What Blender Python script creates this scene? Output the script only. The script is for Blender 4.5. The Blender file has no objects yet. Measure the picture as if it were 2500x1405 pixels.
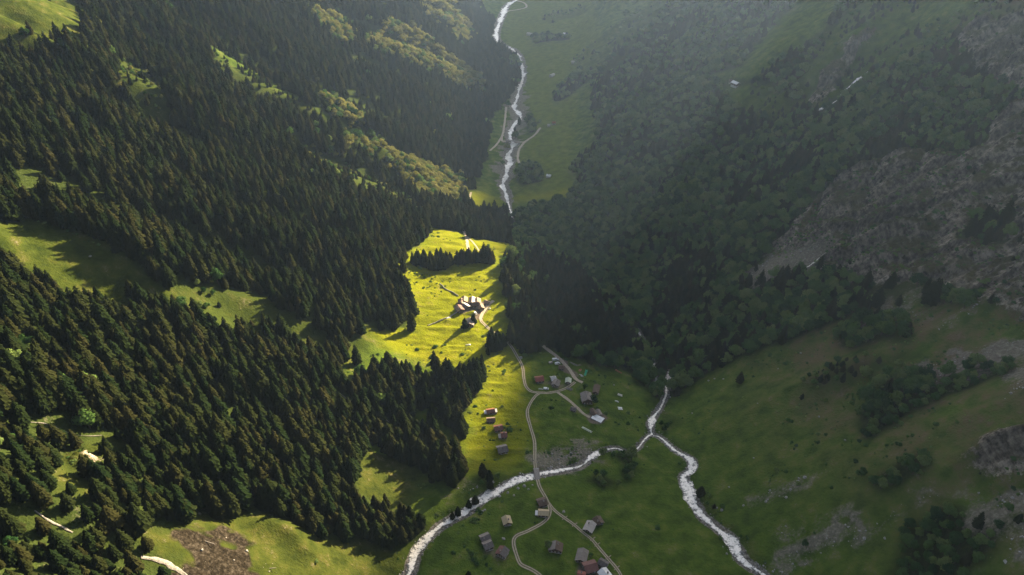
import bpy, bmesh, math, random
import numpy as np
from mathutils import Vector, Matrix, Euler
rad = math.radians
sc = bpy.context.scene
COL = sc.collection
# ---------------------------------------------------------------- camera
cam = bpy.data.cameras.new('camera'); cam_o = bpy.data.objects.new('camera', cam); COL.objects.link(cam_o)
cam.sensor_width = 36.0; cam.lens = 25.704; cam.clip_start = 1.0; cam.clip_end = 12000.0
cam_o.location = (0, 0, 700); cam_o.rotation_euler = (rad(55), 0, 0)
sc.camera = cam_o
# ---------------------------------------------------------------- light
SUN_AZ, SUN_EL = rad(36), rad(18)
world = bpy.data.worlds.new('World'); sc.world = world; world.use_nodes = True
wn = world.node_tree.nodes; wl_ = world.node_tree.links
sky = wn.new('ShaderNodeTexSky'); sky.sky_type = 'NISHITA'; sky.sun_disc = False
sky.sun_elevation = SUN_EL; sky.sun_rotation = SUN_AZ; sky.altitude = 1500; sky.air_density = 0.6; sky.dust_density = 6.0; sky.ozone_density = 0.6
wb = wn.new('ShaderNodeHueSaturation'); wb.inputs['Saturation'].default_value = 0.6      # white balance of the shade
wl_.new(sky.outputs[0], wb.inputs['Color']); wl_.new(wb.outputs[0], wn['Background'].inputs[0]); wn['Background'].inputs[1].default_value = 0.05
sun = bpy.data.lights.new('sun', 'SUN'); sun.energy = 5.0; sun.angle = rad(1.6); sun.color = (1.0, 0.80, 0.50)
sun_o = bpy.data.objects.new('sun', sun); COL.objects.link(sun_o)
SV = Vector((math.sin(SUN_AZ) * math.cos(SUN_EL), math.cos(SUN_AZ) * math.cos(SUN_EL), math.sin(SUN_EL)))
sun_o.rotation_euler = SV.to_track_quat('Z', 'Y').to_euler(); sun_o.location = (900, 1200, 1100)
vs = sc.view_settings; vs.view_transform = 'Standard'; vs.look = 'None'; vs.gamma = 1.0; vs.use_curve_mapping = False
vs.exposure = 2.6
cy = sc.cycles
cy.max_bounces = 4; cy.diffuse_bounces = 2; cy.glossy_bounces = 1; cy.transmission_bounces = 1; cy.transparent_max_bounces = 4
cy.volume_bounces = 0; cy.caustics_reflective = False; cy.caustics_refractive = False
cy.use_denoising = True; cy.use_adaptive_sampling = False; cy.denoising_prefilter = 'NONE'; cy.denoising_input_passes = 'RGB_ALBEDO_NORMAL'
# ---------------------------------------------------------------- noise and terrain
def _h(ix, iy, s):
    n = (ix.astype(np.int64) * 374761393 + iy.astype(np.int64) * 668265263 + s * 974634777) & 0xffffffff
    n = ((n ^ (n >> 13)) * 1274126177) & 0xffffffff
    n = (n ^ (n >> 16)) & 0xffffffff
    return n / 4294967295.0
def vnoise(x, y, s=0):                      # smooth value noise -1..1
    fx, fy = np.floor(x), np.floor(y)
    tx, ty = x - fx, y - fy
    tx = tx * tx * tx * (tx * (tx * 6 - 15) + 10); ty = ty * ty * ty * (ty * (ty * 6 - 15) + 10)
    a, b = _h(fx, fy, s), _h(fx + 1, fy, s)
    c, d = _h(fx, fy + 1, s), _h(fx + 1, fy + 1, s)
    return ((a + (b - a) * tx) * (1 - ty) + (c + (d - c) * tx) * ty) * 2 - 1
def fbm(x, y, s=0, o=4, g=0.5):
    t, a, n = 0.0, 1.0, 0.0
    for i in range(o):
        t = t + a * vnoise(x, y, s + i * 17); n += a
        x, y = x * 2.03 * .921 - y * 2.03 * .389, x * 2.03 * .389 + y * 2.03 * .921
        a *= g
    return t / n
def ridged(x, y, s=0, o=4):
    t, a, n = 0.0, 1.0, 0.0
    for i in range(o):
        t = t + a * (1 - np.abs(vnoise(x, y, s + i * 17)) * 2); n += a
        x, y = x * 1.9 - y * .8, x * .8 + y * 1.9
        a *= .5
    return t / n
def sstep(a, b, x):
    t = np.clip((x - a) / (b - a), 0, 1); return t * t * (3 - 2 * t)

CZ = 700.0                                   # camera height above datum
# valley cross sections: y: lanes (x, z rel. camera): crest, high, mid, foot, floor, spur edge, stream, foot, mid, high, crest
ST = {
 -100: [(-620,60),(-140,-215),(-95,-290),(-50,-350),(20,-362),(70,-362),(120,-355),(150,-345),(185,-305),(215,-268),(560,0)],
 160: [(-640,60),(-194,-243),(-125,-310),(-68,-366),(10,-370),(80,-370),(150,-364),(165,-355),(190,-320),(218,-279),(600,0)],
 250: [(-680,60),(-248,-248),(-155,-318),(-74,-376),(10,-377),(80,-377),(140,-372),(155,-364),(205,-322),(258,-272),(640,0)],
 330: [(-720,60),(-290,-244),(-185,-322),(-80,-384),(10,-387),(70,-393),(118,-394),(135,-388),(215,-330),(296,-272),(660,-10)],
 390: [(-750,60),(-321,-241),(-200,-325),(-88,-392),(10,-396),(70,-404),(110,-411),(128,-406),(235,-342),(332,-272),(680,-20)],
 470: [(-780,60),(-362,-236),(-220,-330),(-95,-400),(-20,-403),(50,-409),(135,-427),(150,-422),(265,-345),(375,-262),(700,-28)],
 540: [(-800,60),(-400,-228),(-240,-330),(-94,-405),(-40,-406),(8,-409),(130,-450),(150,-444),(285,-350),(418,-250),(700,-28)],
 610: [(-820,60),(-436,-214),(-260,-325),(-86,-412),(-45,-413),(4,-416),(122,-474),(140,-468),(300,-350),(448,-235),(700,-28)],
 700: [(-840,70),(-475,-200),(-280,-330),(-112,-422),(-55,-425),(-6,-434),(106,-494),(125,-488),(320,-350),(486,-210),(710,-28)],
 775: [(-850,80),(-519,-186),(-300,-335),(-118,-446),(-50,-458),(5,-475),(75,-507),(100,-503),(320,-365),(519,-190),(720,-28)],
 905: [(-860,80),(-545,-215),(-300,-370),(-95,-490),(-50,-512),(-20,-522),(3,-526),(45,-520),(280,-400),(520,-215),(730,-28)],
 1040: [(-860,80),(-540,-240),(-290,-400),(-75,-520),(-45,-530),(-30,-533),(-13,-536),(110,-515),(285,-360),(470,-255),(730,-28)],
 1230: [(-860,80),(-520,-270),(-270,-430),(-60,-538),(-35,-543),(-20,-545),(-7,-546),(120,-526),(290,-435),(440,-320),(730,-28)],
 1600: [(-860,80),(-480,-300),(-260,-440),(-60,-550),(-20,-557),(0,-559),(23,-561),(140,-538),(290,-450),(460,-320),(735,-28)],
 2400: [(-950,80),(-560,-290),(-300,-450),(-100,-566),(-60,-575),(-40,-578),(-13,-581),(200,-550),(360,-470),(560,-320),(760,-28)],
 3800: [(-1100,80),(-700,-290),(-420,-450),(-180,-585),(-120,-595),(-60,-598),(0,-600),(260,-565),(480,-470),(700,-320),(820,-28)],
}
GX0, GX1, GY0, GY1, GS = -4000.0, 4000.0, -100.0, 3800.0, 5.0
def _gauss(a, s, ax):
    k = int(3 * s); w = np.exp(-.5 * (np.arange(-k, k + 1) / s) ** 2); w /= w.sum()
    p = [(0, 0)] * a.ndim; p[ax] = (k, k); b = np.pad(a, p, mode='edge'); out = 0
    for i, q in enumerate(w):
        sl = [slice(None)] * a.ndim; sl[ax] = slice(i, i + a.shape[ax]); out = out + q * b[tuple(sl)]
    return out
def build_base():
    ys = np.arange(GY0, GY1 + GS, GS); xs = np.arange(GX0, GX1 + GS, GS)
    sy = np.array(sorted(ST)); L = np.array([ST[k] for k in sorted(ST)], float)      # station, lane, 2
    tab = np.stack([np.stack([np.interp(ys, sy, L[:, i, c]) for c in (0, 1)], 1) for i in range(L.shape[1])], 1)
    tab = _gauss(tab, 6, 0)                    # ease lanes along the valley
    Z = np.empty((len(ys), len(xs)))
    for j in range(len(ys)):
        px, pz = tab[j, :, 0], tab[j, :, 1]
        # beyond the crests the land falls away again
        px = np.concatenate([[px[0] - 3000, px[0] - 300], px, [px[-1] + 260, px[-1] + 3000]])
        pz = np.concatenate([[pz[0] - 700, pz[0] - 150], pz, [pz[-1] - 160, pz[-1] - 700]])
        Z[j] = np.interp(xs, px, pz)
    Z = _gauss(_gauss(Z, 2.2, 1), 2.2, 0)
    return Z + CZ, tab
BASE, LANES = build_base()
def gsample(A, x, y, gs=None):
    gs = gs or GS
    fx = np.clip((x - GX0) / gs, 0, A.shape[1] - 1.001); fy = np.clip((y - GY0) / gs, 0, A.shape[0] - 1.001)
    ix, iy = fx.astype(int), fy.astype(int); tx, ty = fx - ix, fy - iy
    return (A[iy, ix] * (1 - tx) + A[iy, ix + 1] * tx) * (1 - ty) + (A[iy + 1, ix] * (1 - tx) + A[iy + 1, ix + 1] * tx) * ty
def lane_x(y, i):
    return np.interp(y, np.arange(LANES.shape[0]) * GS + GY0, LANES[:, i, 0])
def slope_w(x, y):                            # (left slope weight, right slope weight)
    lf, rf = lane_x(y, 3), lane_x(y, 7)
    return sstep(0, 90, lf - x), sstep(0, 90, x - rf)
# unseen eastern crest, summits and saddles shaped to place sun and shade: (y, metres above the mean crest)
SHADE_CREST = [(200, 120), (600, 190), (933, 205), (1100, 195), (1180, 175), (1243, 165), (1285, 154), (1303, 118), (1318, 66), (1331, 52), (1345, 48), (1360, 48), (1400, 42), (1440, 32), (1490, 22), (1520, 6), (1545, 0), (1620, 2), (1700, 2), (1880, -8), (1940, -50), (2010, -76), (2060, -66), (2140, -24), (2250, -6), (2600, 0), (3600, 0)]
def west_rib(x, y):                           # ribs (+1) and gullies (-1) running down the western slope
    q = (y - .2 * x + 34 * fbm(x / 180, y / 180, 5, 3)) / np.clip(56 + .035 * y, 56, 110)
    return np.cos(2 * math.pi * q) * (.62 + .38 * vnoise(x / 120, y / 90, 23))
SHADE_RISES = [(-262, 432, 28, 15), (-222, 410, 24, 12), (-300, 457, 28, 13), (-470, 770, 45, 18), (-262, 385, 22, -4)]   # wooded knolls and a hollow, added to shade the left clearings
def height0(x, y):
    """land form without rock relief and stream beds"""
    x = np.asarray(x, float); y = np.asarray(y, float)
    z = gsample(BASE, x, y)
    wl, wr = slope_w(x, y)
    # ribs running down the slopes
    rib = west_rib(x, y); rib2 = vnoise((y - .2 * x) / 25, x / 200, 22)
    z = z + wl * (11.0 * rib + 3.0 * rib2) * np.clip(y / 480, .5, 1.5)
    wy = y - .3 * x + 40 * fbm(x / 190, y / 190, 6, 2)
    rib = 1 - 2 * np.abs(vnoise(wy / 85, x / 420 + 3, 31)); rib2 = vnoise(wy / 33, x / 200, 32)
    z = z + wr * (11.0 * rib + 3.0 * rib2) * np.clip(y / 500, .5, 1.8)
    z = z + np.interp(y, [c[0] for c in SHADE_CREST], [c[1] for c in SHADE_CREST]) * np.exp(-((x - lane_x(y, 10)) / 120) ** 2)
    for (cx, cy_, r, h) in SHADE_RISES:
        z = z + h * np.exp(-((x - cx) ** 2 + (y - cy_) ** 2) / r ** 2)
    fl = 1 - np.maximum(wl, wr)
    z = z + fl * (1.3 * fbm(x / 60, y / 60, 41, 3)) + (1 - fl) * 3 * fbm(x / 70, y / 70, 42, 3)
    return z
# ---------------------------------------------------------------- layout read off image pixels, projected onto the modelled terrain, world metres
PAINT = [('spruce',
  [(-542.9, 763.9), (-540.1, 780.4), (-541.9, 804.8), (-575.0, 878.3), (-572.4, 900.1), (-567.6, 919.4), (-563.3, 940.9), (-556.6, 959.8), (-551.0, 981.7), (-567.5, 1045.9), (-560.1, 1069.1), (-554.1, 1096.8),
   (-543.4, 1116.9), (-534.1, 1141.5), (-544.0, 1211.0), (-533.5, 1239.2), (-519.2, 1260.7), (-506.5, 1288.3), (-498.7, 1331.9), (-487.2, 1369.3), (-488.0, 1447.6), (-470.6, 1478.0), (-453.8, 1514.0), (-434.1, 1544.4),
   (-428.5, 1633.3), (-403.4, 1655.5), (-394.3, 1752.4), (-369.9, 1792.7), (-354.2, 1887.4), (-322.0, 1905.4), (-301.6, 2006.5), (-280.6, 2132.1), (-241.6, 2153.5), (-207.6, 2239.8), (-170.3, 2331.8), (-127.1, 2384.3),
   (-87.7, 2243.6), (-51.2, 2083.4), (-57.0, 1868.8), (10.2, 1823.9), (26.0, 1627.7), (-8.6, 1485.9), (-28.7, 1403.1), (-47.0, 1324.9), (-41.0, 1245.0), (-35.5, 1168.8), (-50.9, 1105.7), (-64.6, 1042.6), (-39.6, 960.9),
   (-3.0, 951.5), (4.5, 856.7), (-4.8, 731.3), (-25.9, 716.5), (-46.4, 707.6), (-46.3, 655.7), (-46.9, 617.3), (-47.4, 583.3), (-48.1, 552.9), (-48.8, 525.8), (-49.5, 501.6), (-50.1, 478.2), (-50.6, 455.4),
   (-34.7, 456.1), (-18.6, 457.0), (-22.1, 428.8), (-32.8, 403.0), (-35.8, 383.5), (-38.7, 364.9), (-36.0, 349.8), (-33.4, 335.3), (-38.9, 315.5), (-43.6, 292.3), (-53.0, 284.6), (-62.2, 277.0), (-65.0, 267.1),
   (-67.7, 257.3), (-70.2, 247.7), (-72.5, 238.4), (-74.7, 229.2), (-76.7, 220.1), (-83.4, 217.4), (-89.8, 214.2), (-96.0, 211.0), (-101.9, 207.8), (-107.7, 204.7), (-113.3, 201.7), (-118.6, 198.6), (-123.8, 195.7),
   (-128.8, 192.7), (-133.5, 189.7), (-138.1, 186.8), (-142.4, 183.8), (-146.5, 180.8), (-150.3, 177.7), (-153.9, 174.6), (-157.4, 171.6), (-160.7, 168.7), (-163.9, 165.8), (-167.0, 163.1), (-170.1, 160.6),
   (-173.1, 158.1), (-176.0, 155.7), (-178.8, 153.3), (-181.5, 151.1), (-184.3, 149.0), (-187.0, 147.0), (-189.8, 145.1), (-192.6, 143.3), (-195.8, 148.7), (-200.1, 155.0), (-205.4, 162.1), (-210.9, 169.6),
   (-215.3, 176.5), (-218.8, 182.6), (-221.7, 188.4), (-224.3, 194.0), (-227.1, 199.8), (-230.6, 206.3), (-235.4, 214.2), (-243.6, 225.3), (-250.6, 235.6), (-255.7, 244.2), (-260.0, 252.3), (-264.4, 260.5),
   (-269.5, 269.5), (-276.6, 280.9), (-285.6, 294.3), (-290.5, 303.8), (-294.5, 312.3), (-300.1, 322.8), (-309.2, 337.3), (-322.8, 356.9), (-329.0, 368.7), (-333.0, 378.3), (-338.0, 389.0), (-346.3, 403.8),
   (-357.5, 422.2), (-381.1, 455.8), (-390.9, 473.5), (-396.3, 486.0), (-403.1, 500.3), (-412.2, 517.9), (-422.0, 536.6), (-444.6, 572.1), (-451.2, 587.3), (-455.5, 599.7), (-481.0, 640.5), (-490.5, 660.6),
   (-495.2, 674.5), (-499.4, 687.7), (-539.1, 750.4)]),
 ('open', [(-68.3, 970.6), (-39.7, 1068.2), (-22.1, 1002.4), (-3.0, 951.5), (-29.8, 933.3), (-58.2, 912.9)]),
 ('open', [(-40.6, 1386.6), (-10.1, 1446.6), (-4.0, 1362.7), (-7.5, 1242.2), (-42.2, 1155.4), (-47.7, 1222.1), (-44.3, 1299.7)]),
 ('open',
  [(1.2, 988.3), (8.8, 1044.5), (16.9, 1102.7), (8.5, 1161.2), (37.6, 1260.6), (28.7, 1402.2), (26.4, 1526.1), (23.5, 1656.6), (4.9, 1753.7), (-15.5, 1854.4), (-37.5, 1941.3), (-29.8, 2193.2), (-25.6, 2382.6),
   (-20.6, 2584.9), (35.4, 2561.0), (89.9, 2525.8), (142.7, 2486.5), (193.9, 2449.6), (234.0, 2318.5), (244.5, 2069.6), (251.6, 1854.3), (223.1, 1729.9), (205.8, 1685.6), (174.0, 1632.3), (143.2, 1577.1),
   (137.3, 1478.0), (131.5, 1385.1), (126.4, 1301.3), (112.6, 1215.2), (99.8, 1134.1), (97.1, 1070.8), (94.4, 1011.8), (113.0, 952.3), (131.9, 915.2), (110.4, 921.8), (87.8, 924.3), (60.6, 957.6), (30.7, 971.7)]),
 ('open',
  [(234.0, 2318.5), (262.5, 2174.9), (291.5, 2076.4), (317.7, 1983.7), (348.5, 1937.6), (374.5, 1876.3), (382.5, 1743.8), (396.6, 1658.8), (366.8, 1652.4), (336.6, 1644.7), (306.9, 1640.0), (277.0, 1635.9),
   (253.5, 1713.5), (218.5, 1728.2), (224.1, 1903.2), (227.0, 2078.0)]),
 ('open',
  [(-534.3, 753.8), (-525.9, 763.9), (-517.6, 774.6), (-511.9, 790.0), (-511.3, 814.6), (-550.7, 906.8), (-543.8, 926.4), (-536.7, 947.2), (-471.9, 845.5), (-447.6, 769.3), (-452.9, 752.6), (-436.6, 702.0),
   (-443.2, 690.5), (-453.7, 682.7), (-462.8, 673.4), (-470.0, 661.9), (-472.0, 644.2), (-483.0, 664.7), (-488.3, 677.7), (-493.5, 690.6)]),
 ('open',
  [(-342.9, 404.7), (-338.4, 410.9), (-333.6, 416.9), (-327.0, 421.2), (-319.1, 424.0), (-310.9, 426.7), (-301.1, 427.5), (-291.0, 428.2), (-280.4, 428.4), (-269.3, 426.2), (-259.6, 426.4), (-252.8, 425.1),
   (-246.0, 424.1), (-236.1, 417.2), (-241.7, 404.1), (-250.4, 400.1), (-258.3, 395.4), (-265.2, 389.6), (-261.0, 358.6), (-268.4, 358.1), (-276.6, 358.7), (-288.9, 368.9), (-297.4, 374.2), (-307.9, 375.4),
   (-313.3, 371.8), (-318.3, 367.9), (-322.9, 363.7), (-328.5, 375.9), (-333.7, 387.8)]),
 ('scrub',
  [(-242.0, 425.8), (-235.9, 432.6), (-229.8, 440.2), (-223.2, 447.6), (-215.0, 454.8), (-206.3, 462.1), (-196.7, 468.2), (-185.5, 464.8), (-175.2, 463.6), (-165.2, 463.8), (-155.0, 463.8), (-141.7, 455.7),
   (-148.3, 442.2), (-159.2, 441.9), (-169.5, 440.2), (-179.6, 438.4), (-189.3, 436.4), (-198.5, 430.0), (-205.9, 420.7), (-211.4, 408.9), (-220.3, 407.3), (-230.6, 408.6)]),
 ('scrub',
  [(-420.6, 1049.4), (-405.2, 1052.6), (-390.4, 1058.2), (-360.9, 1023.3), (-343.1, 1020.4), (-325.3, 1018.0), (-304.7, 1006.6), (-286.0, 1001.5), (-269.2, 1009.5), (-251.4, 1015.1), (-232.9, 1019.8), (-214.2, 1025.6),
   (-209.4, 941.7), (-227.8, 939.0), (-259.7, 988.9), (-277.2, 981.1), (-294.6, 975.0), (-312.1, 970.6), (-326.9, 970.0), (-341.5, 969.4), (-356.1, 969.2), (-371.0, 970.2), (-385.5, 970.9), (-399.8, 971.2)]),
 ('scrub', [(-430.1, 805.4), (-420.5, 816.7), (-407.4, 822.3), (-392.4, 824.8), (-349.1, 719.3), (-361.2, 713.5), (-373.3, 708.6), (-382.9, 709.2), (-392.5, 709.9), (-402.0, 710.7)]),
 ('scrub',
  [(-310.0, 860.3), (-296.4, 864.4), (-282.6, 869.0), (-268.4, 873.0), (-253.9, 877.5), (-239.1, 881.7), (-223.7, 885.2), (-208.0, 888.5), (-192.4, 894.0), (-176.2, 898.4), (-153.2, 866.8), (-135.3, 860.4),
   (-110.8, 826.7), (-128.8, 810.5), (-145.2, 790.3), (-159.9, 785.4), (-174.3, 780.7), (-188.7, 777.5), (-203.1, 775.4), (-217.4, 774.0), (-231.5, 772.9), (-247.2, 784.4), (-281.7, 852.6), (-296.0, 856.7)]),
 ('scrub', [(-376.6, 709.5), (-365.8, 712.9), (-355.2, 717.1), (-344.5, 708.9), (-355.8, 700.5), (-367.1, 692.9)]),
 ('open',
  [(-103.1, 760.1), (-83.9, 762.2), (-64.2, 760.9), (-46.9, 717.8), (-28.8, 732.6), (-9.9, 753.8), (12.4, 752.9), (-13.0, 646.0), (-14.1, 591.3), (-5.7, 545.4), (-5.0, 522.1), (-4.3, 500.4), (6.8, 490.2), (17.6, 480.1),
   (30.3, 490.7), (45.2, 484.9), (60.1, 481.0), (80.6, 471.9), (94.7, 470.0), (108.8, 468.3), (113.0, 432.1), (124.7, 432.3), (146.2, 450.0), (158.2, 453.9), (169.6, 456.6), (180.0, 457.6), (190.1, 458.0),
   (199.9, 458.1), (209.3, 457.0), (218.6, 456.2), (227.7, 455.2), (236.8, 451.8), (246.1, 449.0), (255.2, 446.5), (263.8, 443.5), (270.4, 435.1), (277.2, 427.7), (284.0, 421.0), (290.3, 414.1), (296.2, 407.2),
   (298.0, 394.3), (298.4, 380.3), (302.5, 371.8), (306.6, 363.8), (310.3, 355.9), (312.6, 346.7), (314.3, 337.4), (306.5, 324.2), (298.4, 310.9), (288.0, 295.5), (281.2, 284.1), (276.8, 275.3), (271.9, 266.1),
   (266.9, 257.0), (262.1, 248.3), (257.5, 239.9), (252.9, 231.6), (248.4, 223.6), (243.9, 215.7), (239.7, 208.2), (236.5, 201.7), (233.8, 195.7), (231.1, 189.8), (228.5, 184.0), (225.8, 178.4), (223.1, 172.7),
   (220.3, 167.0), (217.6, 161.6), (215.1, 156.3), (212.8, 151.3), (210.5, 146.3), (208.3, 141.5), (205.6, 143.6), (202.8, 145.7), (200.0, 147.9), (197.1, 150.1), (194.0, 152.4), (190.9, 154.7), (187.5, 157.1),
   (184.0, 159.4), (180.3, 161.8), (176.4, 164.1), (172.3, 166.4), (168.0, 168.7), (163.3, 170.8), (158.3, 172.8), (152.9, 174.4), (147.1, 175.8), (140.9, 176.8), (134.4, 177.4), (127.6, 177.8), (120.8, 178.1),
   (113.9, 178.4), (107.0, 178.7), (100.1, 179.0), (93.1, 179.3), (86.1, 179.5), (79.0, 179.5), (71.9, 179.5), (64.8, 179.5), (57.6, 179.4), (50.5, 179.4), (43.4, 179.4), (36.3, 179.5), (29.2, 179.7), (22.1, 179.8),
   (14.9, 179.9), (7.8, 179.9), (0.6, 179.7), (-6.5, 179.6), (-13.6, 179.5), (-20.7, 179.3), (-27.8, 178.9), (-34.8, 178.7), (-41.9, 178.6), (-48.9, 178.4), (-55.9, 178.0), (-62.7, 177.3), (-69.2, 175.9), (-68.7, 183.7),
   (-68.3, 191.7), (-67.8, 200.0), (-67.3, 209.0), (-66.8, 218.1), (-66.2, 227.6), (-65.6, 237.3), (-64.9, 247.3), (-64.2, 257.9), (-63.4, 268.8), (-62.5, 280.1), (-53.2, 286.2), (-43.6, 292.3), (-41.3, 304.4),
   (-39.0, 317.4), (-33.4, 335.3), (-36.0, 349.8), (-38.7, 364.9), (-35.8, 383.5), (-32.8, 403.0), (-22.1, 428.8), (-19.6, 456.9), (-34.9, 451.8), (-50.0, 447.2), (-62.3, 435.5), (-76.3, 443.8), (-90.1, 449.9),
   (-103.4, 452.9), (-110.4, 428.0), (-115.9, 401.9), (-126.2, 412.3), (-138.2, 427.4), (-134.8, 448.6), (-129.7, 466.0), (-124.2, 484.3), (-113.8, 493.7), (-102.6, 502.3), (-90.6, 508.4), (-85.7, 535.8), (-98.6, 561.0),
   (-111.4, 582.6), (-111.1, 645.2), (-95.5, 694.5)]),
 ('open',
  [(-104.2, 324.3), (-98.9, 351.1), (-82.8, 352.3), (-73.4, 344.4), (-63.9, 335.6), (-54.7, 326.6), (-37.5, 315.5), (-40.5, 301.8), (-43.3, 289.0), (-56.0, 289.0), (-68.6, 288.3), (-80.3, 292.6), (-91.7, 295.3),
   (-97.7, 309.2)]),
 ('open', [(-80.3, 423.3), (-70.3, 419.2), (-61.3, 403.2), (-52.8, 388.0), (-44.5, 372.9), (-29.7, 373.3), (-26.8, 343.8), (-33.1, 331.2), (-41.5, 351.0), (-50.6, 366.4), (-60.3, 382.8), (-70.1, 402.7)]),
 ('bush',
  [(-112.0, 280.9), (-104.8, 286.5), (-97.4, 292.2), (-89.7, 298.1), (-81.4, 297.1), (-72.8, 295.1), (-64.0, 292.2), (-55.0, 291.5), (-46.0, 290.6), (-52.8, 282.5), (-59.5, 274.8), (-70.8, 268.3), (-78.9, 267.4),
   (-86.5, 265.3), (-93.8, 262.5), (-100.8, 259.7), (-107.9, 262.5), (-115.0, 265.5)]),
 ('open',
  [(-162.9, 226.9), (-159.1, 232.2), (-155.3, 238.0), (-151.3, 243.9), (-146.8, 249.6), (-140.8, 252.9), (-134.6, 256.2), (-128.1, 259.5), (-119.0, 258.9), (-109.7, 258.4), (-100.5, 258.3), (-93.5, 261.1),
   (-86.3, 263.8), (-78.7, 266.0), (-70.6, 266.9), (-61.4, 270.9), (-59.9, 258.2), (-58.4, 246.1), (-57.0, 234.7), (-55.7, 223.9), (-63.5, 223.2), (-70.9, 221.9), (-78.0, 219.6), (-84.7, 216.8), (-91.0, 213.6),
   (-97.1, 210.4), (-103.0, 207.2), (-108.7, 204.2), (-114.2, 201.1), (-119.5, 198.1), (-124.7, 195.2), (-129.6, 192.2), (-134.3, 189.3), (-138.8, 186.3), (-143.1, 183.3), (-147.1, 180.3), (-150.4, 188.4),
   (-152.9, 195.8), (-155.0, 202.8), (-157.0, 209.8), (-159.6, 217.8)]),
 ('debris',
  [(-160.9, 225.1), (-155.8, 228.3), (-150.7, 231.7), (-145.2, 235.0), (-136.9, 231.9), (-128.7, 228.9), (-122.3, 228.1), (-115.9, 227.4), (-109.5, 226.7), (-105.4, 217.3), (-101.5, 208.1), (-107.2, 205.0),
   (-112.8, 201.9), (-118.1, 198.9), (-123.3, 195.9), (-128.3, 193.0), (-133.0, 190.1), (-137.6, 187.1), (-141.9, 184.2), (-146.0, 181.2), (-149.6, 190.3), (-152.3, 198.6), (-154.6, 206.5), (-157.3, 215.0)]),
 ('bush',
  [(-243.5, 225.2), (-241.6, 230.7), (-239.2, 236.0), (-236.3, 241.1), (-233.1, 246.2), (-228.9, 250.2), (-224.6, 254.4), (-220.3, 258.8), (-215.7, 263.3), (-210.8, 267.7), (-204.9, 267.9), (-198.9, 268.1),
   (-193.3, 265.8), (-187.7, 263.4), (-181.9, 260.9), (-175.9, 258.1), (-169.3, 246.0), (-162.1, 233.3), (-158.2, 219.1), (-155.6, 210.9), (-153.6, 203.7), (-151.6, 196.7), (-149.1, 189.3), (-146.0, 181.2),
   (-149.9, 178.1), (-153.6, 175.0), (-157.1, 171.9), (-160.4, 168.9), (-163.6, 166.1), (-166.8, 163.3), (-169.9, 160.7), (-172.9, 158.2), (-175.8, 155.8), (-178.7, 153.4), (-181.4, 151.2), (-184.2, 149.0),
   (-187.0, 147.0), (-189.8, 145.1), (-192.6, 143.3), (-195.8, 148.7), (-200.1, 154.9), (-205.3, 162.1), (-210.8, 169.6), (-215.3, 176.4), (-218.8, 182.6), (-221.7, 188.3), (-224.3, 194.0), (-227.1, 199.8),
   (-230.5, 206.3), (-235.3, 214.1)]),
 ('open', [(-174.2, 212.0), (-170.3, 216.2), (-166.4, 220.8), (-162.4, 225.6), (-155.7, 212.3), (-160.9, 204.3), (-170.0, 204.3)]),
 ('open', [(-218.2, 241.5), (-215.8, 249.0), (-208.7, 235.8), (-201.2, 222.8), (-196.6, 213.1), (-204.5, 214.9), (-209.9, 226.4)]),
 ('mixed',
  [(4.8, 944.5), (42.9, 968.0), (67.2, 969.3), (90.1, 954.5), (97.2, 1027.5), (103.6, 1093.2), (127.4, 1122.9), (150.1, 1139.2), (172.1, 1093.7), (197.3, 1081.2), (218.1, 1082.4), (238.5, 1083.1), (259.0, 1085.9),
   (280.3, 1092.3), (285.3, 1028.0), (298.7, 1000.5), (317.4, 978.4), (334.8, 956.1), (348.2, 897.8), (363.9, 887.3), (354.9, 820.3), (367.9, 819.9), (380.5, 819.1), (392.7, 818.0), (405.2, 818.0), (416.1, 811.9),
   (426.5, 805.4), (435.7, 797.5), (444.4, 789.5), (453.5, 782.8), (462.1, 776.0), (468.5, 761.0), (475.7, 748.4), (481.1, 734.0), (473.2, 708.2), (466.8, 685.1), (456.4, 657.0), (445.4, 646.1), (434.0, 634.5),
   (422.5, 622.8), (408.6, 607.4), (395.8, 593.4), (392.2, 607.5), (388.1, 621.8), (382.0, 633.7), (375.8, 646.7), (363.2, 655.8), (348.6, 662.6), (334.0, 664.8), (319.0, 666.9), (309.3, 656.4), (298.6, 643.7),
   (286.6, 627.9), (275.4, 621.4), (263.8, 613.7), (251.9, 605.4), (238.5, 595.9), (225.7, 587.3), (213.4, 580.1), (219.2, 558.2), (228.3, 546.7), (237.9, 537.7), (247.5, 529.3), (255.7, 519.1), (263.5, 509.0),
   (271.0, 499.2), (270.4, 474.8), (269.7, 451.7), (258.8, 448.5), (247.7, 445.0), (236.5, 441.2), (227.6, 444.9), (218.6, 449.1), (209.2, 452.8), (199.6, 456.9), (189.2, 458.2), (178.4, 459.1), (167.3, 459.6),
   (153.7, 451.8), (139.8, 442.5), (117.6, 438.7), (108.8, 468.3), (96.7, 471.9), (84.7, 475.7), (72.5, 479.2), (60.2, 482.4), (45.3, 486.2), (30.4, 491.9), (15.9, 483.5), (-3.6, 501.7), (-4.1, 529.3), (-4.7, 560.5),
   (-7.5, 597.0), (-10.7, 641.0), (13.7, 740.0), (2.6, 779.3), (3.7, 889.6)]),
 ('conif',
  [(-10.7, 641.0), (18.9, 713.5), (36.2, 706.7), (53.6, 702.1), (71.0, 698.0), (84.3, 685.1), (97.1, 671.5), (109.2, 655.6), (119.9, 634.4), (120.1, 597.8), (119.5, 560.4), (118.9, 526.0), (100.0, 506.0), (82.9, 490.2),
   (68.7, 495.0), (54.4, 499.2), (35.6, 489.0), (17.6, 483.6), (-1.8, 500.6), (-2.8, 528.8), (-3.9, 560.6), (-7.1, 597.0)]),
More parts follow.
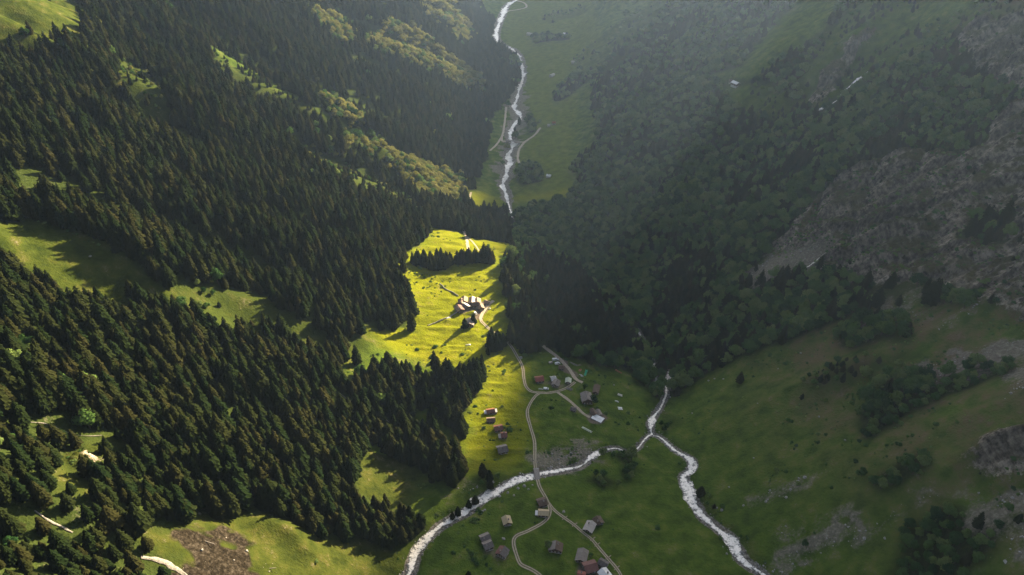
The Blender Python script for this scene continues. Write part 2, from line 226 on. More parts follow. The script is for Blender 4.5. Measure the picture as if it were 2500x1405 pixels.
 ('broad',
  [(3.0, 944.6), (42.6, 960.8), (61.4, 932.8), (78.5, 898.0), (95.0, 869.4), (110.7, 838.0), (126.9, 819.6), (142.2, 799.7), (155.1, 772.7), (156.8, 746.6), (157.8, 719.3), (158.1, 690.0), (157.5, 658.5), (142.4, 670.5),
   (126.1, 680.2), (107.5, 678.6), (96.5, 708.3), (84.9, 740.6), (72.5, 775.4), (49.9, 776.9), (26.9, 762.4), (4.9, 750.9), (4.3, 879.7)]),
 ('broad',
  [(90.1, 954.5), (108.4, 952.6), (126.7, 952.1), (144.5, 949.9), (161.8, 946.8), (179.1, 945.1), (192.3, 906.2), (203.6, 865.8), (217.7, 842.4), (220.6, 782.1), (232.8, 751.3), (242.5, 716.9), (230.6, 700.7),
   (219.3, 686.0), (208.1, 670.8), (196.7, 654.8), (189.8, 690.5), (179.8, 719.7), (167.9, 745.6), (155.1, 772.7), (142.5, 802.0), (127.3, 823.6), (111.6, 847.2), (95.8, 880.2)]),
 ('open',
  [(276.7, 1052.6), (297.8, 1023.5), (314.3, 1002.7), (331.2, 986.0), (346.5, 988.0), (362.1, 991.0), (379.5, 995.5), (396.6, 999.3), (413.6, 1003.2), (432.0, 1018.3), (455.7, 1045.1), (476.5, 1064.6), (465.4, 1096.2),
   (470.1, 1171.0), (472.4, 1248.5), (436.5, 1191.7), (418.0, 1180.9), (377.1, 1097.8), (357.5, 1073.8), (338.6, 1052.0), (320.9, 1033.0), (299.7, 1044.9)]),
 ('thin',
  [(400.2, 971.3), (415.6, 983.8), (432.5, 999.7), (449.7, 1015.9), (468.6, 1035.5), (484.9, 1049.1), (491.3, 1020.1), (496.1, 989.9), (497.2, 955.0), (510.8, 945.7), (519.7, 928.8), (521.9, 901.3), (511.5, 854.5),
   (512.9, 830.0), (513.5, 805.5), (512.3, 779.8), (512.6, 757.7), (513.3, 737.5), (505.2, 717.9), (498.8, 700.9), (491.8, 683.2), (482.6, 662.8), (473.2, 642.4), (463.8, 622.3), (450.9, 597.8), (438.8, 574.8),
   (440.5, 595.6), (443.8, 619.9), (443.4, 640.4), (449.2, 668.2), (451.8, 692.4), (450.3, 711.2), (456.5, 743.2), (462.1, 776.0), (453.8, 783.5), (445.0, 791.1), (436.7, 800.0), (427.6, 808.4), (417.4, 815.6),
   (406.7, 822.3), (392.8, 819.8), (379.3, 818.5), (365.7, 817.4), (352.0, 816.2), (357.6, 895.2), (365.9, 906.3), (384.7, 943.2)]),
 ('open',
  [(425.6, 964.8), (434.5, 945.4), (446.6, 934.4), (464.2, 935.8), (481.3, 936.1), (498.0, 930.3), (508.8, 914.6), (496.3, 859.7), (504.6, 846.7), (505.4, 822.3), (496.7, 830.1), (487.1, 837.3), (475.4, 841.4),
   (461.9, 843.0), (449.9, 844.6), (462.6, 894.5), (452.8, 902.6), (440.7, 907.0), (426.6, 920.7)]),
 ('open', [(295.0, 1008.5), (309.0, 987.9), (323.1, 969.8), (335.9, 950.0), (347.7, 929.6), (329.1, 895.9), (314.7, 928.8), (294.0, 948.0)]),
 ('thin', [(300.8, 957.5), (330.2, 956.9), (342.4, 933.2), (349.9, 899.5), (366.7, 892.3), (350.1, 874.6), (332.0, 884.8), (311.7, 890.3), (297.8, 916.8)]),
 ('mixed', [(243.5, 430.8), (257.6, 440.9), (264.5, 432.8), (271.3, 425.3), (269.5, 401.1), (258.1, 383.9), (251.9, 395.1), (244.0, 404.9), (239.1, 415.1)]),
 ('mixed',
  [(215.0, 328.6), (227.9, 344.6), (237.1, 348.6), (245.9, 352.1), (253.6, 350.7), (261.6, 349.8), (269.7, 349.5), (275.1, 343.7), (280.3, 338.1), (285.4, 332.7), (290.1, 327.2), (275.7, 306.0), (270.4, 308.3),
   (264.8, 310.5), (259.1, 312.7), (253.3, 315.0), (247.3, 316.5), (241.3, 318.0), (232.7, 313.7), (224.0, 309.3), (215.5, 305.0), (210.4, 311.9)]),
 ('mixed', [(198.2, 271.2), (204.7, 279.8), (210.4, 278.2), (216.2, 277.0), (223.3, 274.4), (230.2, 271.9), (220.0, 263.3), (214.4, 263.8), (208.7, 264.3), (202.9, 264.6)]),
 ('broad',
  [(192.3, 220.8), (196.8, 226.6), (201.5, 232.6), (207.2, 234.7), (212.8, 236.7), (218.3, 238.7), (223.7, 233.5), (228.8, 228.4), (230.1, 219.8), (231.2, 211.5), (225.6, 202.7), (219.9, 203.0), (214.2, 203.5),
   (209.5, 200.3), (205.0, 197.3), (201.1, 200.5), (197.2, 203.9), (193.1, 207.4), (188.7, 210.8)]),
 ('shrubs', [(48.8, 333.9), (58.0, 341.0), (67.6, 338.3), (69.5, 331.3), (64.3, 322.9), (53.7, 326.2)]), ('shrubs', [(68.9, 360.1), (82.7, 363.8), (86.7, 354.7), (81.5, 336.2), (76.6, 338.0), (78.0, 351.5)]),
 ('scrub', [(113.7, 417.8), (127.5, 422.3), (135.0, 400.1), (120.6, 388.8), (110.6, 400.8)]),
 ('scrub', [(-34.9, 315.5), (-19.3, 329.6), (-9.2, 331.9), (0.9, 334.3), (11.2, 336.5), (-1.4, 327.2), (-13.5, 317.9), (-22.5, 309.4), (-31.3, 301.2)]),
 ('scrub',
  [(199.7, 389.4), (210.8, 391.5), (222.0, 394.0), (229.7, 391.3), (236.7, 387.9), (243.0, 383.8), (249.1, 379.7), (257.0, 374.3), (264.4, 368.7), (271.3, 362.9), (262.2, 361.0), (253.0, 359.2), (246.1, 360.8),
   (238.9, 362.4), (231.5, 363.7), (223.8, 364.8), (216.0, 367.4), (207.8, 369.6), (199.4, 372.0)]),
 ('scrub',
  [(111.3, 330.6), (118.2, 318.9), (124.8, 307.8), (129.5, 296.4), (134.0, 285.4), (138.2, 274.8), (142.4, 265.1), (146.3, 255.5), (150.0, 246.5), (139.6, 247.2), (135.8, 254.8), (131.9, 262.8), (127.8, 270.9),
   (123.5, 279.2), (119.1, 288.2), (114.5, 297.4), (112.9, 313.3)]),
 ('broad', [(8.0, 1087.6), (24.0, 1118.3), (47.3, 1101.1), (48.8, 1050.1), (25.9, 1039.4), (7.9, 1054.9)]), ('broad', [(27.5, 1331.6), (39.9, 1358.4), (49.1, 1320.4), (41.5, 1265.2), (28.9, 1274.7)]),
 ('mixed', [(53.5, 1936.7), (96.0, 1935.6), (142.3, 1913.8), (144.1, 1861.8), (93.6, 1879.6), (57.4, 1880.9)]),
 ('mixed', [(86.0, 1457.4), (118.8, 1540.2), (152.9, 1589.3), (167.9, 1516.8), (126.7, 1466.7), (94.8, 1419.8)]),
 ('thin',
  [(137.0, 1681.2), (183.1, 1736.2), (210.1, 1734.6), (241.4, 1767.7), (274.9, 1808.7), (307.2, 1837.0), (342.6, 1727.0), (299.6, 1567.1), (281.3, 1614.4), (241.5, 1537.6), (213.3, 1527.7), (184.5, 1521.8),
   (155.6, 1517.6)]),
 ('mixed', [(-20.3, 1814.7), (25.0, 1785.6), (28.8, 1701.4), (0.0, 1703.9)]), ('broad', [(-3.8, 1272.5), (9.2, 1292.4), (14.9, 1247.3), (0.0, 1247.5)]),
 ('thin', [(81.7, 2151.4), (141.7, 2185.8), (200.2, 2189.4), (210.8, 2050.5), (158.0, 2076.4), (100.6, 2045.9)]), ('conif', [(-2.2, 657.1), (19.4, 683.4), (43.8, 729.2), (44.0, 646.1), (20.3, 588.3), (-4.1, 593.3)]),
 ('rock',
  [(253.0, 603.3), (265.8, 616.4), (278.1, 628.1), (290.1, 639.1), (301.6, 649.7), (312.1, 658.2), (322.2, 665.7), (335.5, 664.2), (348.6, 662.6), (360.2, 656.6), (370.4, 648.9), (378.9, 639.1), (385.2, 625.3),
   (390.1, 610.5), (393.4, 594.2), (403.4, 597.9), (413.8, 602.3), (424.2, 606.5), (430.2, 597.5), (435.8, 588.6), (441.6, 580.4), (431.8, 560.5), (421.9, 541.0), (414.7, 525.1), (407.3, 509.2), (398.4, 491.7),
   (388.3, 473.0), (377.9, 454.2), (368.1, 436.6), (358.7, 419.6), (348.5, 402.0), (341.9, 389.0), (336.0, 376.9), (330.6, 365.5), (323.1, 352.0), (314.3, 337.4), (312.9, 348.1), (310.5, 358.3), (306.4, 367.3),
   (303.8, 380.0), (305.9, 399.9), (303.9, 412.5), (301.3, 425.0), (299.0, 439.0), (293.7, 446.5), (288.7, 455.0), (283.6, 464.1), (277.6, 472.5), (274.1, 492.4), (269.8, 512.7), (264.7, 533.4), (252.1, 537.8),
   (238.8, 541.6), (225.2, 551.8), (214.8, 572.8), (227.1, 582.2), (239.8, 592.2)]),
 ('rock',
  [(455.6, 760.3), (475.5, 777.2), (480.5, 761.5), (486.2, 747.9), (490.4, 733.1), (496.0, 721.0), (502.9, 711.6), (496.6, 695.1), (489.0, 677.0), (479.9, 656.9), (471.0, 637.6), (461.4, 617.5), (448.7, 593.7),
   (448.1, 611.6), (446.3, 628.9), (446.9, 650.1), (447.4, 672.4), (445.0, 691.5), (445.0, 716.5)]),
 ('rock',
  [(366.1, 877.1), (377.1, 892.9), (385.8, 903.5), (398.9, 909.4), (412.3, 916.2), (425.6, 923.1), (439.1, 930.3), (452.7, 925.4), (439.1, 914.7), (425.6, 904.0), (410.4, 889.9), (375.9, 831.4), (365.3, 824.9),
   (354.3, 817.4)]),
 ('mixed', [(337.3, 479.4), (350.7, 487.1), (360.1, 476.4), (362.2, 453.4), (346.7, 432.2), (343.4, 440.8), (339.8, 449.4), (338.8, 464.4)]),
 ('mixed', [(401.7, 643.3), (416.4, 637.2), (418.9, 620.4), (418.2, 600.0), (404.1, 580.3), (392.8, 564.5), (385.3, 571.8), (379.0, 581.4), (387.8, 624.5)]),
 ('scree',
  [(214.8, 572.8), (227.3, 580.6), (240.0, 589.1), (253.4, 598.9), (261.3, 585.0), (266.5, 567.1), (275.0, 557.7), (271.0, 534.2), (261.5, 536.4), (251.7, 538.3), (241.6, 540.1), (231.6, 546.9), (221.7, 555.4)]),
 ('scree',
  [(258.8, 348.4), (266.2, 347.9), (273.6, 347.5), (280.8, 347.0), (287.2, 343.8), (293.4, 340.7), (299.4, 337.7), (305.3, 334.8), (311.1, 331.9), (303.3, 319.0), (298.0, 321.9), (292.4, 324.8), (286.5, 327.5),
   (280.3, 330.2), (273.4, 330.5), (266.3, 330.8), (259.2, 331.2)]),
 ('scree', [(281.6, 432.4), (289.8, 432.0), (298.2, 432.2), (293.6, 427.2), (284.2, 424.3), (274.4, 420.9)]), ('scree', [(273.5, 418.6), (281.3, 412.0), (288.3, 404.8), (280.5, 402.5), (270.6, 411.6)]),
 ('scree', [(282.0, 379.2), (290.3, 381.4), (298.4, 383.4), (306.4, 385.4), (302.0, 381.0), (292.0, 377.5), (282.1, 374.2)]),
 ('scree', [(251.0, 423.6), (260.2, 421.7), (269.2, 420.0), (278.4, 418.8), (266.8, 413.9), (258.4, 414.0), (250.0, 414.2)]),
 ('scree',
  [(150.6, 244.8), (157.6, 250.3), (164.5, 255.4), (170.9, 255.1), (177.0, 254.7), (183.1, 254.4), (189.9, 252.9), (196.5, 251.4), (203.0, 250.0), (196.0, 247.3), (188.9, 244.7), (181.8, 244.6), (174.4, 244.3),
   (166.9, 244.1), (160.6, 241.8), (154.0, 239.2)]),
 ('scree',
  [(204.2, 253.4), (210.2, 252.3), (215.9, 251.1), (221.4, 249.9), (226.8, 246.4), (232.0, 242.9), (236.9, 239.4), (231.6, 241.1), (226.2, 242.7), (220.7, 244.3), (215.4, 245.9), (210.0, 247.5), (204.4, 249.0)]),
 ('rock',
  [(232.5, 257.1), (239.6, 262.2), (246.9, 267.4), (253.1, 268.6), (259.4, 269.7), (266.7, 269.8), (274.1, 270.3), (268.5, 260.0), (263.2, 250.2), (258.0, 240.8), (252.9, 231.6), (249.1, 235.0), (245.1, 238.3),
   (241.0, 241.8), (237.0, 249.4)]),
 ('scree',
  [(228.8, 234.8), (235.0, 232.3), (240.8, 229.8), (243.8, 225.1), (246.6, 220.5), (241.7, 211.8), (237.6, 204.1), (234.5, 197.3), (231.5, 190.7), (228.1, 192.8), (224.7, 195.1), (221.3, 197.5), (217.9, 200.0),
   (223.8, 204.5), (230.1, 209.4), (233.7, 218.8), (231.6, 226.9)]),
 ('scree', [(262.0, 285.6), (272.6, 296.8), (286.5, 311.7), (294.0, 313.7), (301.1, 315.3), (284.9, 290.9), (277.4, 289.6), (270.4, 289.0)]),
 ('scree', [(156.3, 300.1), (163.9, 300.5), (171.3, 300.9), (178.8, 301.4), (179.4, 296.8), (169.1, 294.8), (158.8, 293.0)]), ('scree', [(155.8, 274.6), (162.3, 272.0), (168.6, 269.3), (166.6, 266.0), (156.5, 269.5)]),
 ('scree', [(16.9, 341.0), (29.0, 357.5), (44.2, 365.3), (59.9, 373.0), (74.6, 370.1), (63.2, 361.9), (52.1, 353.9), (38.4, 345.5), (25.2, 337.7)]), ('dirt', [(14.0, 336.6), (22.6, 341.6), (22.2, 331.4), (13.8, 328.8)]),
 ('scree', [(-40.6, 321.2), (-31.1, 319.5), (-21.5, 317.8), (-26.6, 312.1), (-37.4, 313.6)]), ('rock', [(-216.5, 253.8), (-211.8, 261.8), (-204.6, 248.9), (-201.9, 236.3), (-205.8, 236.3)]),
 ('debris', [(-217.0, 255.1), (-213.3, 259.4), (-209.2, 263.8), (-203.3, 266.0), (-203.7, 262.4), (-208.4, 257.6), (-212.9, 252.8)]), ('dirt', [(35.3, 483.4), (43.9, 478.9), (57.8, 455.0), (55.4, 445.9), (46.3, 461.4)]),
 ('dirt', [(57.3, 404.1), (66.9, 410.7), (73.3, 404.2), (68.1, 392.2), (58.9, 394.4)]), ('dirt', [(-46.2, 553.1), (-27.3, 562.2), (-19.5, 562.7), (-27.9, 526.6), (-33.5, 526.1), (-34.3, 544.5), (-45.5, 542.0)]),
 ('scree', [(-17.0, 1049.2), (-26.5, 1102.9), (-17.3, 1191.1), (-4.5, 1252.0), (13.4, 1238.1), (8.6, 1187.0), (1.4, 1112.8), (-7.9, 1052.4)]),
 ('scree', [(-8.3, 1415.3), (3.6, 1554.6), (20.3, 1613.9), (24.3, 1505.6), (27.9, 1402.8), (28.3, 1331.3), (9.1, 1265.5), (0.0, 1241.6), (-12.1, 1272.2), (-1.6, 1362.9)])]
BELT = [[(-294.8, 1137.4), (-263.3, 1129.4), (-229.8, 1039.1), (-214.2, 1025.6), (-192.1, 1029.6), (-168.6, 1028.6), (-144.8, 1031.8), (-120.1, 1030.6), (-98.3, 1028.6), (-76.6, 1029.2), (-62.1, 990.5), (-75.7, 919.6),
  (-96.8, 900.8), (-116.6, 879.2), (-142.3, 911.5), (-165.9, 926.0), (-186.5, 921.3), (-205.4, 911.3), (-221.3, 919.3), (-254.1, 993.5), (-274.3, 1023.2)],
 [(-295.4, 1540.1), (-259.5, 1581.3), (-230.5, 1687.7), (-203.8, 1683.6), (-170.2, 1615.5), (-143.7, 1608.6), (-117.6, 1608.2), (-90.6, 1597.3), (-62.5, 1563.5), (-42.5, 1469.3), (-75.8, 1459.3), (-107.5, 1438.4),
  (-139.4, 1437.8), (-170.9, 1438.5), (-200.6, 1422.7), (-229.5, 1408.0), (-251.5, 1407.2), (-273.3, 1407.4)],
 [(-254.7, 1906.0), (-216.5, 2024.9), (-172.7, 2154.5), (-143.5, 2044.7), (-118.3, 1970.8), (-94.2, 1897.3), (-124.8, 1729.5), (-158.4, 1800.7), (-188.7, 1824.0), (-218.7, 1843.1)],
 [(-380.5, 1434.8), (-360.0, 1475.9), (-340.3, 1528.9), (-309.2, 1444.4), (-285.3, 1389.4), (-318.3, 1333.9), (-344.1, 1365.2)]]
SUN_TINT_POLYS = [[(-103.1, 760.1), (-83.9, 762.2), (-64.2, 760.9), (-46.9, 717.8), (-28.8, 732.6), (-9.9, 753.8), (9.8, 746.1), (-13.0, 646.0), (-14.1, 591.3), (-3.8, 545.6), (-3.7, 522.3), (-3.6, 500.5), (8.7, 478.1), (10.2, 455.9),
  (11.5, 434.3), (14.1, 405.7), (15.0, 376.8), (14.9, 360.5), (14.7, 345.1), (3.2, 340.4), (-8.2, 336.0), (-19.3, 331.6), (-34.1, 347.8), (-33.7, 365.1), (-33.3, 383.6), (-32.8, 403.0), (-27.2, 418.3), (-21.3, 434.2),
  (-24.1, 468.2), (-37.6, 463.6), (-50.9, 459.3), (-64.1, 454.9), (-78.4, 463.2), (-92.6, 469.4), (-106.2, 471.9), (-124.2, 484.3), (-113.8, 493.7), (-102.6, 502.3), (-90.6, 508.4), (-85.7, 535.8), (-98.6, 561.0),
  (-111.4, 582.6), (-111.1, 645.2), (-95.5, 694.5)],
 [(-68.3, 970.6), (-39.7, 1068.2), (-22.1, 1002.4), (-3.0, 951.5), (-29.8, 933.3), (-58.2, 912.9)],
 [(1.2, 988.3), (3.5, 1042.2), (5.9, 1097.4), (8.5, 1161.2), (37.6, 1260.6), (34.7, 1344.4), (31.5, 1442.8), (27.8, 1547.0), (23.5, 1656.6), (4.9, 1753.7), (-15.5, 1854.4), (-22.1, 2012.4), (-29.8, 2193.2),
  (-25.6, 2382.6), (-20.6, 2584.9), (35.4, 2561.0), (89.9, 2525.8), (142.7, 2486.5), (193.9, 2449.6), (234.0, 2318.5), (226.8, 2138.2), (217.1, 1951.0), (206.7, 1772.7), (205.8, 1685.6), (174.0, 1632.3), (143.2, 1577.1),
  (133.1, 1474.1), (123.6, 1376.9), (115.0, 1289.5), (107.1, 1208.1), (99.8, 1134.1), (111.2, 1066.3), (118.7, 981.7), (127.2, 922.2), (104.7, 938.8), (81.8, 962.8), (56.8, 972.7), (30.7, 971.7)]]
RIVERS = {'gorge_stream': [(121.7, 451.6, 2.5), (129.2, 509.6, 3), (128.4, 580.1, 3), (123.6, 602.0, 4), (113.2, 651.0, 4), (107.2, 684.1, 4), (93.5, 725.8, 3), (72.5, 775.4, 3), (51.1, 815.9, 4), (44.0, 838.9, 4),
                  (22.5, 862.3, 4), (4.0, 887.7, 5), (-3.0, 958.7, 5), (-6.2, 989.0, 5)],
 'stream_east': [(163.8, 182.5, 4.5), (155.0, 209.7, 4.5), (147.2, 236.6, 4.5), (142.6, 246.3, 4.5), (135.0, 258.6, 5), (133.1, 273.0, 6), (127.7, 284.6, 5.5), (121.3, 298.6, 6), (118.9, 310.7, 5.5), (118.3, 325.3, 6.5),
                 (118.1, 338.8, 5), (125.2, 344.0, 4.5), (126.4, 355.4, 4), (119.4, 368.7, 3.5), (112.4, 385.7, 3.5), (107.0, 393.1, 3.5), (108.9, 408.9, 4.5), (119.3, 426.6, 4), (127.2, 444.9, 3.2), (131.5, 461.3, 3),
                 (139.3, 487.1, 4)],
 'stream_west': [(-71.6, 179.4, 6), (-69.1, 212.1, 6), (-63.2, 239.0, 6), (-59.1, 251.7, 6), (-56.1, 266.7, 5.5), (-47.7, 280.8, 5), (-39.6, 290.1, 6.5), (-29.8, 297.8, 6), (-18.6, 310.4, 5.5), (-9.4, 318.0, 5.5),
                 (2.7, 327.6, 5), (16.7, 333.7, 4.5), (33.9, 341.5, 5.5), (48.7, 348.1, 5), (60.2, 361.6, 4), (74.5, 369.1, 2.5), (83.1, 366.3, 1.8), (90.1, 368.7, 2.2), (99.7, 384.0, 2.2), (107.0, 393.1, 3)],
 'valley_river': [(-6.2, 989.0, 5), (-11.6, 1029.3, 5.5), (-14.5, 1057.4, 7), (-9.4, 1081.1, 6), (-8.2, 1109.7, 6.5), (-2.8, 1142.8, 7), (-7.1, 1175.1, 8), (0.0, 1210.4, 9), (2.2, 1235.6, 9), (-3.8, 1268.1, 8),
                  (3.1, 1329.0, 7), (16.0, 1359.4, 8), (13.1, 1399.6, 7), (4.2, 1432.0, 7), (10.3, 1488.3, 6.5), (16.1, 1556.8, 6), (24.3, 1642.2, 8), (21.7, 1753.7, 7), (8.2, 1841.5, 7), (-29.6, 1905.4, 9),
                  (-41.1, 1960.1, 10), (-40.5, 2055.7, 11), (-26.5, 2223.8, 11), (-10.2, 2359.9, 11), (45.5, 2433.1, 12), (105.7, 2482.8, 12)]}
CREEKS = {'cliff_fall': ('short waterfall at the foot of the grey cliff', [(274.1, 539.3, 2.5), (265.9, 537.2, 2.2), (257.0, 538.5, 2), (243.9, 542.7, 1.6)]),
 'east_fall': ('thin waterfall high on the right slope', [(408.2, 827.2, 3.5), (398.0, 825.9, 3.5), (382.8, 820.4, 3), (374.6, 812.5, 3), (363.6, 815.0, 3), (352.5, 818.7, 2.5)]),
 'west_creek': ('narrow creek glinting between the spruces left of the villages', [(-124.8, 390.3, 0.5), (-115.9, 386.5, 0.8), (-104.8, 386.3, 0.5), (-96.1, 384.6, 0.8), (-88.2, 380.1, 0.6)]),
 'west_fall_lower': ('white waterfall shooting out at the bottom left', [(-168.3, 201.6, 1.2), (-162.9, 203.5, 2.0), (-157.5, 203.4, 2.0), (-152.6, 202.5, 2.2), (-148.4, 199.3, 2.2)]),
 'west_fall_middle': ('waterfall among the bushes at the left edge', [(-204.8, 202.1, 0.5), (-199.8, 200.9, 0.9), (-195.6, 200.6, 0.7), (-191.7, 200.2, 0.6)]),
 'west_fall_upper': ('thin creek above the brow of the left cliff', [(-235.8, 253.3, 0.35), (-230.6, 257.2, 0.55), (-224.7, 257.9, 0.35), (-218.0, 259.0, 0.4), (-211.5, 265.1, 0.25)])}
ROADS = {'far_road_branch': (4, [(-16.7, 1271.7), (-25.9, 1231.3), (-38.9, 1191.6)]),
 'far_road_bridge': (4, [(-11.2, 1240.4), (1.5, 1237.6), (22.1, 1228.9)]),
 'far_road_east': (4, [(22.1, 1228.9), (13.0, 1199.4), (9.8, 1154.6), (15.1, 1116.0)]),
 'far_road_farm': (4, [(22.1, 1228.9), (41.3, 1259.1), (53.6, 1291.7)]),
 'far_road_head': (6, [(-29.9, 2203.6), (-12.2, 2261.0), (18.4, 2269.9), (43.1, 2283.6), (37.8, 2341.8), (15.4, 2388.5)]),
 'far_road_west': (4, [(-11.7, 1429.1), (-13.6, 1360.6), (-16.2, 1293.7), (-18.7, 1247.2), (-11.2, 1240.4)]),
 'lane_barn': (2.2, [(36.0, 431.2), (43.7, 422.7), (49.6, 414.6), (55.3, 406.2), (59.7, 402.0)]),
 'lane_hamlet': (3.0, [(-17.5, 562.9), (-22.4, 555.1), (-26.6, 542.3), (-28.5, 531.2), (-27.5, 525.3)]),
 'path_forest': (2.6, [(-62.1, 990.5), (-62.8, 955.9), (-58.7, 922.5)]),
 'path_north': (3.4, [(-68.2, 814.7), (-61.6, 780.0), (-54.3, 737.7), (-49.9, 697.5), (-47.0, 670.6)]),
 'path_side': (1.8, [(-51.6, 726.0), (-43.9, 705.6), (-35.9, 679.8)]),
 'road_village': (3.0, [(26.9, 494.5), (33.7, 486.3), (41.9, 475.5), (48.7, 461.8), (52.9, 449.3), (57.7, 445.8)]),
 'track_fenced': (2.1, [(22.6, 309.5), (26.7, 301.3), (33.1, 294.6), (38.9, 289.0), (44.2, 282.5), (48.8, 277.4), (52.3, 271.0), (57.0, 262.4), (60.9, 255.4), (63.2, 249.0), (67.8, 229.7), (68.5, 205.3)]),
 'track_loop': (2.7, [(-27.9, 526.6), (-18.3, 512.6), (-7.2, 501.4), (-1.1, 491.9), (4.2, 477.6), (8.6, 463.2), (9.7, 445.7), (11.5, 434.3), (16.3, 428.4), (24.4, 427.5), (36.1, 431.7), (44.7, 437.8), (51.6, 445.8)]),
 'track_main': (2.5,
                [(47.6, 210.0), (31.7, 230.1), (17.7, 248.5), (11.9, 254.1), (5.3, 258.1), (2.9, 263.9), (1.0, 272.7), (2.5, 278.2), (10.1, 282.7), (19.2, 289.5), (23.3, 295.7), (24.2, 303.0), (21.9, 312.0),
                 (18.5, 321.2), (16.9, 330.9), (15.9, 345.2), (16.2, 367.5), (13.9, 383.8), (11.8, 398.0), (12.6, 408.1), (17.7, 421.6), (21.4, 426.4)])}
RLAB = {'far_road_branch': 'far road branching to the left wood',
 'far_road_bridge': 'far road crossing the gravel river',
 'far_road_east': 'far road following the right bank of the gravel river',
 'far_road_farm': 'far road climbing to the salmon roofed farm',
 'far_road_head': 'far road at the head of the valley',
 'far_road_west': 'far road left of the gravel river',
 'lane_barn': 'grey lane from the village track to the white slab',
 'lane_hamlet': 'short dirt lane along the right side of the sunlit hamlet',
 'path_forest': 'pale path at the meadow edge by the far wood',
 'path_north': 'pale path leading north out of the sunlit meadow',
 'path_side': 'faint side path on the upper sunlit meadow',
 'road_village': 'gravel road entering the village from the gorge wood',
 'track_fenced': 'two-rut track with water bars running to the bottom right',
 'track_loop': 'two-rut track curving from the sunlit hamlet round the village',
 'track_main': 'two-rut track from the bottom edge over the bridge up to the village'}
